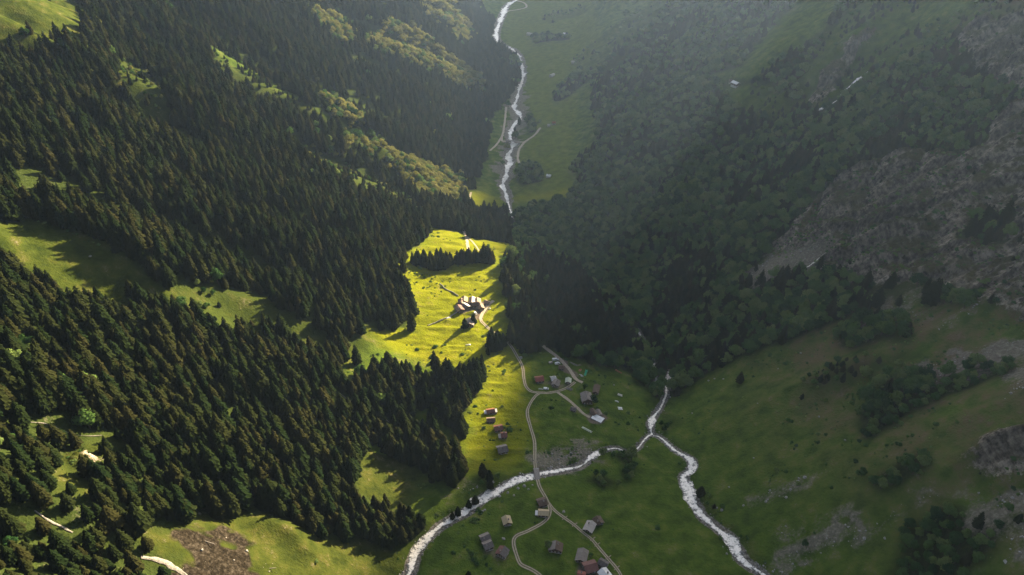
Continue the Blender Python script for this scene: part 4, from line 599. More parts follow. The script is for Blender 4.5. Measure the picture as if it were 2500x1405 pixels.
# sunny leafy belt and leafy flecks on the western slope
BELTM = np.zeros(MXX.shape)
for poly in BELT:
    sl, m = poly_mask(poly); BELTM[sl][m] = 1.0; BRO[sl][m] = np.maximum(BRO[sl][m], 1.25)
for (hx, hy) in HOUSE_XY:                      # trodden yards
    if hy < 600: DIRT += .55 * np.exp(-((MXX - hx) ** 2 + (MYY - hy + 2) ** 2) / 30.0)
DIRT = np.minimum(DIRT, 1)
def blur(a, s): return _gauss(_gauss(a, s, 0), s, 1)
ROCKb, SCREEb, DIRTb, FORb = blur(ROCK, 1.6), blur(SCREE, 1.0), blur(DIRT, 1.0), blur(np.minimum(FOR, 1), 1.2)
def msample(A, x, y, warp=5.0):
    if warp:
        x = x + warp * fbm(x / 14, y / 14, 71, 3) * 1.6; y = y + warp * fbm(x / 14, y / 14, 72, 3) * 1.6
    fx = np.clip((x - MX0) / MS, 0, A.shape[1] - 1.001); fy = np.clip((y - MY0) / MS, 0, A.shape[0] - 1.001)
    ix, iy = fx.astype(int), fy.astype(int); tx, ty = fx - ix, fy - iy
    return (A[iy, ix] * (1 - tx) + A[iy, ix + 1] * tx) * (1 - ty) + (A[iy + 1, ix] * (1 - tx) + A[iy + 1, ix + 1] * tx) * ty
# ---------------------------------------------------------------- terrain mesh
NR, NC = 1000, 900
YA, YB, YO = 40.0, 3600.0, 110.0
ROWY = (YA + YO) * np.exp(np.linspace(0, math.log((YB + YO) / (YA + YO)), NR)) - YO
def half_w(y): return 260.0 + .95 * y
def dense(pts, step):
    p = np.array(pts, float); d = np.r_[0, np.cumsum(np.hypot(*np.diff(p[:, :2], axis=0).T))]
    n = max(4, int(d[-1] / step)); t = np.linspace(0, d[-1], n)
    # Catmull-Rom through the points
    q = np.vstack([2 * p[0] - p[1], p, 2 * p[-1] - p[-2]]); out = np.empty((n, p.shape[1]))
    k = np.clip(np.searchsorted(d, t, side='right') - 1, 0, len(p) - 2); u = ((t - d[k]) / np.maximum(d[k + 1] - d[k], 1e-6))[:, None]
    a, b, c, e = q[k], q[k + 1], q[k + 2], q[k + 3]
    return .5 * (2 * b + (c - a) * u + (2 * a - 5 * b + 4 * c - e) * u ** 2 + (3 * b - a - 3 * c + e) * u ** 3)
def near(x, y, line, reach):
    """distance of many points to a dense polyline, inf beyond reach"""
    D = np.full(x.shape, 1e9); I = np.zeros(x.shape, int)
    for a in range(0, len(line), 40):
        seg = line[a:a + 41]
        x0, y0 = seg[:, :2].min(0) - reach; x1, y1 = seg[:, :2].max(0) + reach
        idx = np.nonzero((x > x0) & (x < x1) & (y > y0) & (y < y1))[0]
        if not len(idx): continue
        for c in range(0, len(idx), 60000):
            ii = idx[c:c + 60000]
            dd = np.hypot(x[ii, None] - seg[None, :, 0], y[ii, None] - seg[None, :, 1]); m = dd.argmin(1); v = dd[np.arange(len(ii)), m]
            better = v < D[ii]; D[ii[better]] = v[better]; I[ii[better]] = a + m[better]
    return D, I
RIV = {k: dense(v, 1.5) for k, v in RIVERS.items()}
RDS = {k: (w, dense(v, 1.5)) for k, (w, v) in ROADS.items()}
tt = np.linspace(-1, 1, NC)
VX = (tt[None, :] * half_w(ROWY)[:, None]); VY = np.repeat(ROWY[:, None], NC, 1)
fx_, fy_ = VX.ravel(), VY.ravel()
Z = height0(fx_, fy_)
rk = msample(ROCKb, fx_, fy_); scr = msample(blur(SCREE, 2.2), fx_, fy_, 11); DEBRb = blur(DEBR, 2.0); deb = msample(DEBRb, fx_, fy_, 10.0); drt = np.maximum(msample(blur(DIRT * (DEBR < .5), 1.0), fx_, fy_, 2.0), deb); fo = msample(FORb, fx_, fy_)
_wl, _wr = slope_w(fx_, fy_)
steep = np.maximum(_wl, _wr)
# crags: ribs and ledges of the bare rock
ax_ = fx_ * .5 + fy_ * .87 + 9 * fbm(fx_ / 40, fy_ / 40, 92, 3); bx_ = fx_ * .87 - fy_ * .5
def bench(q): f = q - np.floor(q); return sstep(0, .28, f) - f, f
b1, f1_ = bench(ax_ / 31 + .35 * vnoise(bx_ / 70, ax_ / 90, 96)); b2, f2_ = bench(ax_ / 12.5 + .5 * vnoise(bx_ / 40, ax_ / 60, 97))
amp = .55 + .45 * vnoise(bx_ / 55, ax_ / 55, 98)
crag = amp * (17.0 * b1 + 6.5 * b2) + 9.0 * ridged(fx_ / 60, fy_ / 60, 90, 5) - 7.0 * np.exp(-(vnoise(bx_ / 38, ax_ / 150, 87) / .10) ** 2) + 1.6 * ridged(fx_ / 7, fy_ / 7, 94, 3)
led = 0.0
riser_shade_v = np.clip(.6 * np.exp(-((f1_ - .14) / .12) ** 2) + .4 * np.exp(-((f2_ - .14) / .14) ** 2), 0, 1)
Z += rk * (crag + led)
Z += scr * .7 * fbm(fx_ / 5, fy_ / 5, 97, 3)
# meadow relief: cattle terracettes and hummocks
gr = (1 - np.clip(rk + scr, 0, 1))
Z += gr * (.35 * fbm(fx_ / 9, fy_ / 9, 98, 3) + .9 * steep * fbm(fx_ / 22, fy_ / 22, 99, 3))
hy_ = msample(blur(SUN_TINT, 3), fx_, fy_, 4)
Z += hy_ * (fy_ < 900) * (1.5 * ridged(fx_ / 46 + fy_ / 120, fy_ / 13, 88, 3) + .5 * ridged(fx_ / 14, fy_ / 4.5, 89, 2))
Z += deb * (1.6 * ridged(fx_ / 11, fy_ / 11, 86, 3))
Z += drt * .5 * fbm(fx_ / 4, fy_ / 4, 96, 3)
# hollow scarp on the left bottom meadow, mound of the lower village
for (cx, cy_, r, h) in MOUNDS:
    Z += h * np.exp(-((fx_ - cx) ** 2 + (fy_ - cy_) ** 2) / r ** 2)
# roads are benched smooth
for k, (w, ln) in RDS.items():
    D, I = near(fx_, fy_, ln, w + 6)
    m = D < w + 5
    zl = height0(ln[:, 0], ln[:, 1]); zl = _gauss(zl, 4, 0)
    wt = 1 - sstep(w * .75, w + 5, D[m]); Z[m] = Z[m] * (1 - wt) + zl[I[m]] * wt
bank = np.zeros(len(Z))
for k, ln in RIV.items():
    D, I = near(fx_, fy_, ln, 22)
    m = D < 20; wv = ln[I[m], 2]
    dep = np.where(D[m] < wv * .5, 1.0, 1 - sstep(0, 1, (D[m] - wv * .5) / (2.0 + wv * .5)))
    Z[m] -= (1.0 + .12 * wv) * dep
    ww = 12.0 if k == 'valley_river' else 2.8
    bank[m] = np.maximum(bank[m], 1 - sstep(wv * .45, wv * .5 + ww, D[m] + .4 * ww * fbm(fx_[m] / 6, fy_[m] / 6, 55, 3)))
ZG = Z.reshape(NR, NC)
def ground(x, y):
    x = np.asarray(x, float); y = np.asarray(y, float)
    fj = np.clip(np.interp(y, ROWY, np.arange(NR)), 0, NR - 1.001); fi = np.clip((x / half_w(y) + 1) / 2 * (NC - 1), 0, NC - 1.001)
    j, i = fj.astype(int), fi.astype(int); ty, tx = fj - j, fi - i
    return (ZG[j, i] * (1 - tx) + ZG[j, i + 1] * tx) * (1 - ty) + (ZG[j + 1, i] * (1 - tx) + ZG[j + 1, i + 1] * tx) * ty
# ---------------------------------------------------------------- materials
def new_mat(name):
    m = bpy.data.materials.new(name); m.use_nodes = True
    n = m.node_tree.nodes; b = n['Principled BSDF']; b.inputs['Roughness'].default_value = .9; b.inputs['Specular IOR Level'].default_value = .15
    return m, n, m.node_tree.links, b
def noise(n, l, scale, detail=4, vec=None, rough=.55, typ='FBM'):
    t = n.new('ShaderNodeTexNoise'); t.inputs['Scale'].default_value = scale; t.inputs['Detail'].default_value = detail; t.inputs['Roughness'].default_value = rough
    if vec is not None: l.new(vec, t.inputs['Vector'])
    return t.outputs['Fac']
def ramp(n, l, fac, stops):
    r = n.new('ShaderNodeValToRGB'); l.new(fac, r.inputs[0]); e = r.color_ramp.elements
    e[0].position, e[0].color = stops[0][0], (*stops[0][1], 1); e[1].position, e[1].color = stops[-1][0], (*stops[-1][1], 1)
    for p, c in stops[1:-1]:
        q = e.new(p); q.color = (*c, 1)
    return r.outputs[0]
def mixc(n, l, fac, a, b):
    m = n.new('ShaderNodeMix'); m.data_type = 'RGBA'
    for s, v in ((m.inputs['Factor'], fac), (m.inputs['A'], a), (m.inputs['B'], b)):
        if isinstance(v, (int, float)): s.default_value = v
        elif isinstance(v, tuple): s.default_value = (*v, 1)
        else: l.new(v, s)
    return m.outputs['Result']
def math_(n, l, op, a, b=None, c=None):
    m = n.new('ShaderNodeMath'); m.operation = op
    for i, v in enumerate((a, b, c)):
        if v is None: continue
        if isinstance(v, (int, float)): m.inputs[i].default_value = v
        else: l.new(v, m.inputs[i])
    return m.outputs[0]
def bump(n, l, b, h, strength=.5, dist=1.0):
    u = n.new('ShaderNodeBump'); u.inputs['Strength'].default_value = strength; u.inputs['Distance'].default_value = dist
    l.new(h, u.inputs['Height']); l.new(u.outputs[0], b.inputs['Normal'])
def attr(n, name):
    a = n.new('ShaderNodeAttribute'); a.attribute_name = name; return a.outputs['Fac']

def terrain_mat():
    m, n, l, b = new_mat('alpine_ground'); b.inputs['Specular IOR Level'].default_value = 0.0; b.inputs['Roughness'].default_value = 1.0
    pos = n.new('ShaderNodeNewGeometry').outputs['Position']
    big = noise(n, l, .014, 5, pos); mid = noise(n, l, .09, 5, pos, .6); fine = noise(n, l, .6, 6, pos, .65)
    g1 = ramp(n, l, big, [(.36, (.085, .118, .006)), (.48, (.112, .146, .006)), (.62, (.142, .158, .007)), (.70, (.175, .150, .016))])
    g2 = ramp(n, l, mid, [(.36, (.042, .062, .006)), (.52, (.118, .146, .006)), (.68, (.195, .172, .016))])
    grass = mixc(n, l, .5, g1, g2)
    grass = mixc(n, l, math_(n, l, 'MULTIPLY', ramp(n, l, fine, [(.40, (0, 0, 0)), (.60, (1, 1, 1))]), .62), grass, (.052, .066, .006))
    tuft = noise(n, l, 2.2, 4, pos, .7)
    grass = mixc(n, l, math_(n, l, 'MULTIPLY', ramp(n, l, tuft, [(.52, (0, 0, 0)), (.66, (1, 1, 1))]), .5), grass, (.21, .20, .035))
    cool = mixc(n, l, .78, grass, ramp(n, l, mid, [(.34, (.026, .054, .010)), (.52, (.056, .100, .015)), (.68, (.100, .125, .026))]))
    grass = mixc(n, l, attr(n, 'sun_tint'), cool, mixc(n, l, .28, grass, (.235, .235, .003)))  # lit and shaded grass as two tones: bright yellow for sun, cool elsewhere
    grass = mixc(n, l, math_(n, l, 'MULTIPLY', attr(n, 'rough'), .92), grass, ramp(n, l, mid, [(.34, (.018, .025, .006)), (.52, (.036, .043, .009)), (.70, (.062, .058, .016))]))  # darker grass, soft shade of the left clearings put into its colour
    # dry heath on the eastern slope
    dry = math_(n, l, 'MULTIPLY', attr(n, 'dry'), ramp(n, l, noise(n, l, .045, 7, pos, .72), [(.40, (0, 0, 0)), (.60, (1, 1, 1))]))
    grass = mixc(n, l, dry, grass, (.110, .086, .045))
    floor_ = ramp(n, l, fine, [(.3, (.016, .026, .007)), (.7, (.040, .054, .014))])
    c = mixc(n, l, attr(n, 'forest'), grass, floor_)
    # rock with stretched layering
    mp = n.new('ShaderNodeMapping'); l.new(pos, mp.inputs[0]); mp.inputs['Rotation'].default_value = (.5, .35, .6); mp.inputs['Scale'].default_value = (.35, .05, .12)
    strat = noise(n, l, 1.0, 7, mp.outputs[0], .68); rf = noise(n, l, .25, 7, pos, .7)
    rc = mixc(n, l, .5, ramp(n, l, strat, [(.38, (.024, .020, .016)), (.5, (.20, .165, .124)), (.62, (.64, .530, .400))]), ramp(n, l, rf, [(.42, (.022, .018, .014)), (.58, (.54, .462, .368))]))
    rc = mixc(n, l, math_(n, l, 'MULTIPLY', attr(n, 'riser_shade'), .92), rc, (.030, .025, .020))  # ledge risers painted dark to stand for the shade in the relief
    nz = n.new('ShaderNodeSeparateXYZ'); l.new(n.new('ShaderNodeNewGeometry').outputs['Normal'], nz.inputs[0])
    ledge = math_(n, l, 'ADD', nz.outputs['Z'], math_(n, l, 'MULTIPLY', math_(n, l, 'SUBTRACT', noise(n, l, .07, 6, pos, .7), .5), .7))
    turf = ramp(n, l, ledge, [(.66, (0, 0, 0)), (.84, (1, 1, 1))])
    rc = mixc(n, l, math_(n, l, 'MULTIPLY', turf, .85), rc, ramp(n, l, fine, [(.3, (.045, .048, .018)), (.7, (.110, .100, .040))]))
    rm = math_(n, l, 'SUBTRACT', math_(n, l, 'ADD', attr(n, 'rock'), math_(n, l, 'MULTIPLY', rf, 1.0)), .5)
    rmask = ramp(n, l, rm, [(.42, (0, 0, 0)), (.58, (1, 1, 1))])
    c = mixc(n, l, rmask, c, rc)
    sf = noise(n, l, .5, 6, pos, .75)
    scol = ramp(n, l, sf, [(.30, (.085, .076, .062)), (.5, (.16, .14, .112)), (.72, (.33, .29, .235))])
    smask = ramp(n, l, math_(n, l, 'SUBTRACT', math_(n, l, 'MULTIPLY_ADD', attr(n, 'scree'), .8, math_(n, l, 'ADD', math_(n, l, 'MULTIPLY', mid, .9), math_(n, l, 'MULTIPLY', fine, .7))), .5), [(.43, (0, 0, 0)), (.70, (1, 1, 1))])
    c = mixc(n, l, math_(n, l, 'MULTIPLY', smask, .85), c, scol)
    dcol = ramp(n, l, sf, [(.3, (.085, .066, .048)), (.7, (.20, .16, .125))])
    dmask = ramp(n, l, math_(n, l, 'SUBTRACT', math_(n, l, 'ADD', attr(n, 'dirt'), mid), .5), [(.40, (0, 0, 0)), (.66, (1, 1, 1))])
    dcol = mixc(n, l, attr(n, 'debris'), dcol, ramp(n, l, sf, [(.34, (.008, .007, .005)), (.5, (.022, .018, .013)), (.68, (.070, .060, .048))]))
    c = mixc(n, l, dmask, c, dcol)
    bmask = ramp(n, l, math_(n, l, 'MULTIPLY', attr(n, 'bank'), math_(n, l, 'ADD', fine, .35)), [(.30, (0, 0, 0)), (.5, (1, 1, 1))])
    c = mixc(n, l, bmask, c, ramp(n, l, sf, [(.34, (.055, .050, .036)), (.5, (.15, .135, .11)), (.66, (.34, .31, .265))]))
    l.new(c, b.inputs['Base Color'])
    h = math_(n, l, 'ADD', math_(n, l, 'MULTIPLY', fine, .9), math_(n, l, 'MULTIPLY', mid, 1.2))
    h = math_(n, l, 'ADD', h, math_(n, l, 'MULTIPLY', math_(n, l, 'MULTIPLY', strat, attr(n, 'rock')), 12.0))
    bump(n, l, b, h, .9, 1.0)
    return m
def simple_mat(name, c1, c2, scale=.8, rough=.9, bumpd=0, detail=5, spec=.15):
    m, n, l, b = new_mat(name); b.inputs['Roughness'].default_value = rough; b.inputs['Specular IOR Level'].default_value = spec
    co = n.new('ShaderNodeTexCoord').outputs['Object']
    f = noise(n, l, scale, detail, co, .65); l.new(ramp(n, l, f, [(.3, c1), (.7, c2)]), b.inputs['Base Color'])
    if bumpd: bump(n, l, b, f, .8, bumpd)
    return m
def leaf_mat(name, cols, trans):
    m, n, l, b = new_mat(name)
    n.remove(b); out = n['Material Output']
    oi = n.new('ShaderNodeObjectInfo').outputs['Random']
    pos = n.new('ShaderNodeNewGeometry').outputs['Position']
    f = math_(n, l, 'ADD', math_(n, l, 'MULTIPLY', oi, .6), math_(n, l, 'MULTIPLY', noise(n, l, .02, 3, pos), .4))
    c = ramp(n, l, f, cols)
    c2 = mixc(n, l, math_(n, l, 'MULTIPLY', noise(n, l, .9, 3, pos, .7), .7), c, tuple(x * .55 for x in cols[0][1]))
    d = n.new('ShaderNodeBsdfDiffuse'); t = n.new('ShaderNodeBsdfTranslucent'); mx_ = n.new('ShaderNodeMixShader')
    l.new(c2, d.inputs[0]); l.new(c2, t.inputs[0]); mx_.inputs[0].default_value = trans
    l.new(d.outputs[0], mx_.inputs[1]); l.new(t.outputs[0], mx_.inputs[2]); l.new(mx_.outputs[0], out.inputs[0])
    return m
M = {}
M['ground'] = terrain_mat()
M['needles'] = leaf_mat('spruce_needles', [(.15, (.011, .022, .008)), (.42, (.019, .029, .009)), (.68, (.034, .037, .012)), (.85, (.046, .042, .015)), (.97, (.062, .046, .020))], .34)
M['leaves'] = leaf_mat('broad_leaves', [(.22, (.028, .072, .022)), (.45, (.090, .172, .044)), (.62, (.138, .222, .058)), (.8, (.24, .30, .092))], .42)
M['sunlit_leaves'] = leaf_mat('sunlit_leaves', [(.2, (.16, .178, .050)), (.5, (.23, .236, .066)), (.8, (.30, .285, .092))], .5)  # brightened copy of the broad leaves, sunlight on the belt put into the colour
M['bark'] = simple_mat('bark', (.05, .04, .03), (.12, .095, .075), 2.0)
M['wood'] = simple_mat('weathered_wood', (.045, .030, .022), (.105, .070, .048), 1.5)
M['wood_light'] = simple_mat('pale_wood', (.20, .155, .11), (.33, .27, .20), 1.5)
M['stone'] = simple_mat('plaster_stone', (.30, .28, .25), (.46, .43, .38), .8)
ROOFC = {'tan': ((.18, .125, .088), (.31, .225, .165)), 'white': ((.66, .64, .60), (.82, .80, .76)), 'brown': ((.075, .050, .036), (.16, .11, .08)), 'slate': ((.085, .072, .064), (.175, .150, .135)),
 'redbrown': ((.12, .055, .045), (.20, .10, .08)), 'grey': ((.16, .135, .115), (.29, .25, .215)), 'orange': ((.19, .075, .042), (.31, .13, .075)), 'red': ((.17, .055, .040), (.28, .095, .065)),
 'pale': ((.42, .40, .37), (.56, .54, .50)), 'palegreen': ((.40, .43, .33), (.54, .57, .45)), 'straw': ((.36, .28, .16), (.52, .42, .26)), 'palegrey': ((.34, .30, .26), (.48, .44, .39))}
def roof_mat(key):
    m, n, l, b = new_mat('roof_' + key); b.inputs['Roughness'].default_value = .75; b.inputs['Specular IOR Level'].default_value = .25
    co = n.new('ShaderNodeTexCoord').outputs['Object']
    mp = n.new('ShaderNodeMapping'); l.new(co, mp.inputs[0]); mp.inputs['Scale'].default_value = (2.2, .25, .5)
    f1 = noise(n, l, 1.0, 4, mp.outputs[0], .6); f2 = noise(n, l, .7, 6, co, .7)
    f = math_(n, l, 'ADD', math_(n, l, 'MULTIPLY', f1, .5), math_(n, l, 'MULTIPLY', f2, .5))
    c = ramp(n, l, f, [(.35, ROOFC[key][0]), (.65, ROOFC[key][1])])
    l.new(c, b.inputs['Base Color']); bump(n, l, b, f1, .6, .08)
    return m
for k in ROOFC: M['roof_' + k] = roof_mat(k)
M['glass'] = simple_mat('window_glass', (.012, .014, .018), (.03, .035, .04), 1, .15, spec=.6)
M['white'] = simple_mat('white_paint', (.62, .62, .60), (.80, .80, .78), 1.2, .5)
M['rubber'] = simple_mat('black_rubber', (.012, .012, .012), (.03, .03, .03), 3)
M['green'] = simple_mat('green_plastic', (.02, .30, .15), (.04, .42, .22), 1.0, .4, spec=.5)
M['salmon'] = simple_mat('salmon_paint', (.42, .15, .09), (.55, .24, .15), 1.0, .6)
M['rock'] = simple_mat('boulder_stone', (.14, .13, .115), (.42, .40, .37), .6, .9, .15)
M['concrete'] = simple_mat('concrete', (.42, .36, .32), (.60, .53, .48), .6, .85)
M['log'] = simple_mat('grey_timber', (.16, .14, .12), (.34, .31, .28), 1.5)
def water_mat():
    m, n, l, b = new_mat('white_water'); b.inputs['Roughness'].default_value = .35; b.inputs['Specular IOR Level'].default_value = .5
    pos = n.new('ShaderNodeNewGeometry').outputs['Position']
    f = noise(n, l, .45, 7, pos, .72); f2 = noise(n, l, 1.6, 5, pos, .7)
    s = math_(n, l, 'ADD', math_(n, l, 'MULTIPLY', f, .7), math_(n, l, 'MULTIPLY', f2, .3))
    e = attr(n, 'edge')
    s = math_(n, l, 'SUBTRACT', s, math_(n, l, 'MULTIPLY', e, .10))
    l.new(ramp(n, l, s, [(.375, (.05, .05, .04)), (.415, (.20, .20, .17)), (.45, (.76, .71, .62)), (.54, (.95, .90, .81))]), b.inputs['Base Color'])
    bump(n, l, b, s, 1.0, .6)
    return m
def calm_mat():
    m, n, l, b = new_mat('silty_river'); b.inputs['Roughness'].default_value = .3; b.inputs['Specular IOR Level'].default_value = .6
    pos = n.new('ShaderNodeNewGeometry').outputs['Position']
    f = noise(n, l, .12, 6, pos, .7)
    l.new(ramp(n, l, f, [(.35, (.26, .24, .20)), (.5, (.46, .44, .38)), (.65, (.62, .59, .52))]), b.inputs['Base Color']); bump(n, l, b, f, .6, .5)
    return m
M['cascade'] = simple_mat('cascade_water', (.04, .038, .032), (.30, .28, .25), 1.6, .5, .2)
M['water'] = water_mat(); M['silt'] = calm_mat()
def road_mat(name, two):
    m, n, l, b = new_mat(name)
    pos = n.new('ShaderNodeNewGeometry').outputs['Position']
    f = noise(n, l, .9, 6, pos, .7); f2 = noise(n, l, .12, 4, pos)
    c = ramp(n, l, f, [(.3, (.25, .205, .15)), (.7, (.46, .39, .30))])
    if two:
        a = attr(n, 'across')                       # 0 centre .. 1 edge
        k = math_(n, l, 'ADD', a, math_(n, l, 'MULTIPLY', math_(n, l, 'SUBTRACT', f2, .5), .25))
        g = ramp(n, l, k, [(.20, (1, 1, 1)), (.36, (0, 0, 0)), (.74, (0, 0, 0)), (.94, (1, 1, 1))])
        c = mixc(n, l, math_(n, l, 'MULTIPLY', g, .85), c, ramp(n, l, f, [(.3, (.045, .06, .014)), (.7, (.09, .10, .03))]))
    l.new(c, b.inputs['Base Color']); bump(n, l, b, f, .5, .15)
    return m
M['track'] = road_mat('two_rut_track', True); M['gravel'] = road_mat('gravel_road', False)
# ---------------------------------------------------------------- object helpers
def link(name, me, mat=None, parent=None, loc=None):
    o = bpy.data.objects.new(name, me); COL.objects.link(o)
    if mat is not None and me is not None and not me.materials: me.materials.append(mat)
    if parent is not None: o.parent = parent
    if loc is not None: o.location = loc
    return o
def mesh(name, v, f):
    me = bpy.data.meshes.new(name); me.from_pydata([tuple(map(float, p)) for p in v], [], f); me.update(); return me
def tag(o, label=None, cat=None, group=None, kind=None):
    if label: o['label'] = label
    if cat: o['category'] = cat
    if group: o['group'] = group
    if kind: o['kind'] = kind
    return o
def npmesh(name, V, F, smooth=False):
    V = np.asarray(V, np.float32); F = np.asarray(F, np.int32); k = F.shape[1]
    me = bpy.data.meshes.new(name); me.vertices.add(len(V)); me.vertices.foreach_set('co', V.ravel())
    me.loops.add(F.size); me.loops.foreach_set('vertex_index', F.ravel()); me.polygons.add(len(F))
    me.polygons.foreach_set('loop_start', np.arange(0, F.size, k, dtype=np.int32)); me.polygons.foreach_set('loop_total', np.full(len(F), k, np.int32))
    if smooth: me.polygons.foreach_set('use_smooth', np.ones(len(F), bool))
    me.update(calc_edges=True); return me
def fattr(me, name, vals):
    a = me.attributes.new(name, 'FLOAT', 'POINT'); a.data.foreach_set('value', np.asarray(vals, np.float32))
# ---------------------------------------------------------------- the land
idx = np.arange(NR * NC).reshape(NR, NC)
F = np.stack([idx[:-1, :-1], idx[:-1, 1:], idx[1:, 1:], idx[1:, :-1]], -1).reshape(-1, 4)
tm = npmesh('terrain', np.stack([fx_, fy_, Z], 1), F, True)
fattr(tm, 'rock', rk); fattr(tm, 'scree', scr); fattr(tm, 'dirt', drt); fattr(tm, 'bank', bank); fattr(tm, 'riser_shade', riser_shade_v); fattr(tm, 'sun_tint', msample(blur(SUN_TINT, 2.5), fx_, fy_, 5)); fattr(tm, 'rough', sstep(95, 135, -fx_) * np.where(fy_ < 330, 1.0, .85) * (fy_ < 1000) + sstep(-45, -75, fx_) * (fy_ < 345) * (1 - sstep(95, 135, -fx_))); fattr(tm, 'debris', np.clip(deb * 3, 0, 1))  # grass weights: one paints sun on the spur, one paints shade on left clearings
fattr(tm, 'forest', np.clip(fo * 1.3 - .2, 0, 1)); fattr(tm, 'dry', sstep(5, 110, fx_ - lane_x(fy_, 7)) * (fy_ < 800))
terrain = tag(link('terrain', tm, M['ground']), 'steep green alpine valley with meadows, forest floor and grey rock', 'terrain', kind='structure')
# ---------------------------------------------------------------- water and roads
def strip(name, ln, nx, lift, mat, jag=0.0, label='', cat='', crown=0.0, wmul=1.0):
    t = np.gradient(ln[:, :2], axis=0); t /= np.maximum(np.linalg.norm(t, axis=1), 1e-6)[:, None]
    nrm = np.stack([t[:, 1], -t[:, 0]], 1); w = ln[:, 2] * .5 * wmul; s = np.arange(len(ln)) * 1.5
    w = w * np.clip(1 + .8 * fbm(s / 24, s * 0 + 5.7, 9, 3) * 1.5, .45, 1.6) if jag > .3 else w
    jl = 1 + jag * fbm(s / 7, s * 0 + 3.3, 7, 3) * 1.5; jr = 1 + jag * fbm(s / 7, s * 0 + 9.1, 8, 3) * 1.5
    a = np.linspace(-1, 1, nx); off = np.where(a[None] < 0, a[None] * (w * jl)[:, None], a[None] * (w * jr)[:, None])
    X = ln[:, 0, None] + nrm[:, 0, None] * off; Y = ln[:, 1, None] + nrm[:, 1, None] * off
    Zs = ground(X, Y) + lift + crown * (1 - a[None] ** 2)
    idx = np.arange(len(ln) * nx).reshape(len(ln), nx)
    Fq = np.stack([idx[:-1, :-1], idx[:-1, 1:], idx[1:, 1:], idx[1:, :-1]], -1).reshape(-1, 4)
    me = npmesh(name, np.stack([X, Y, Zs], -1).reshape(-1, 3), Fq, True)
    ab = np.repeat(np.abs(a)[None], len(ln), 0).ravel()
    fattr(me, 'across', ab); fattr(me, 'edge', ab ** 2)
    return tag(link(name, me, mat), label, cat, kind='structure')
WL = {'stream_west': 'foaming white stream crossing below the villages under the bridge', 'stream_east': 'foaming white stream running down the right side of the meadows', 'gorge_stream': 'thin stream dropping through the wooded gorge', 'valley_river': 'pale silty river winding over gravel along the far valley floor'}
for k, ln in RIV.items():
    strip('river' if k == 'valley_river' else 'stream', ln, 11, .22, M['silt'] if k == 'valley_river' else M['water'], .62, WL[k], 'river' if k == 'valley_river' else 'stream', .12, .95 if k == 'valley_river' else .84)
for k, (lab, pts) in CREEKS.items():
    strip('waterfall' if 'fall' in k else 'creek', dense(pts, .8), 7, .35, M['cascade'] if k.startswith('west') else M['water'], .8, lab, 'waterfall' if 'fall' in k else 'creek', .2)
for k, (w, ln) in RDS.items():
    l3 = np.c_[ln[:, :2], np.full(len(ln), w)]
    two = k in ('track_main', 'track_loop', 'track_fenced')
    strip('dirt_track' if two else 'gravel_road', l3, 9, .10 if k != 'track_loop' else .104, M['track'] if two else M['gravel'], .12 if two else .25, RLAB[k], 'track' if two else 'road')
# ---------------------------------------------------------------- tree prototypes
class MB:
    def __init__(s): s.v, s.f = [], []
    def poly(s, pts):
        b = len(s.v); s.v += [tuple(p) for p in pts]; s.f.append(list(range(b, b + len(pts))))
    def tube(s, pts, rs, n=6, cap=True):
        b = len(s.v)
        for i, (p, r) in enumerate(zip(pts, rs)):
            d = Vector(pts[min(i + 1, len(pts) - 1)]) - Vector(pts[max(i - 1, 0)]); d.normalize()
            u = d.orthogonal().normalized(); w = d.cross(u)
            for k in range(n):
                a = 2 * math.pi * k / n; s.v.append(tuple(Vector(p) + (u * math.cos(a) + w * math.sin(a)) * r))
        for i in range(len(pts) - 1):
            for k in range(n):
                k2 = (k + 1) % n; s.f.append([b + i * n + k, b + i * n + k2, b + (i + 1) * n + k2, b + (i + 1) * n + k])
        if cap: s.f.append([b + (len(pts) - 1) * n + k for k in range(n)])
    def box(s, x0, x1, y0, y1, z0, z1):
        b = len(s.v); s.v += [(x, y, z) for z in (z0, z1) for x, y in ((x0, y0), (x1, y0), (x1, y1), (x0, y1))]
        s.f += [[b + i for i in q] for q in ((3, 2, 1, 0), (4, 5, 6, 7), (0, 1, 5, 4), (1, 2, 6, 5), (2, 3, 7, 6), (3, 0, 4, 7))]
    def me(s, name): return mesh(name, s.v, s.f)
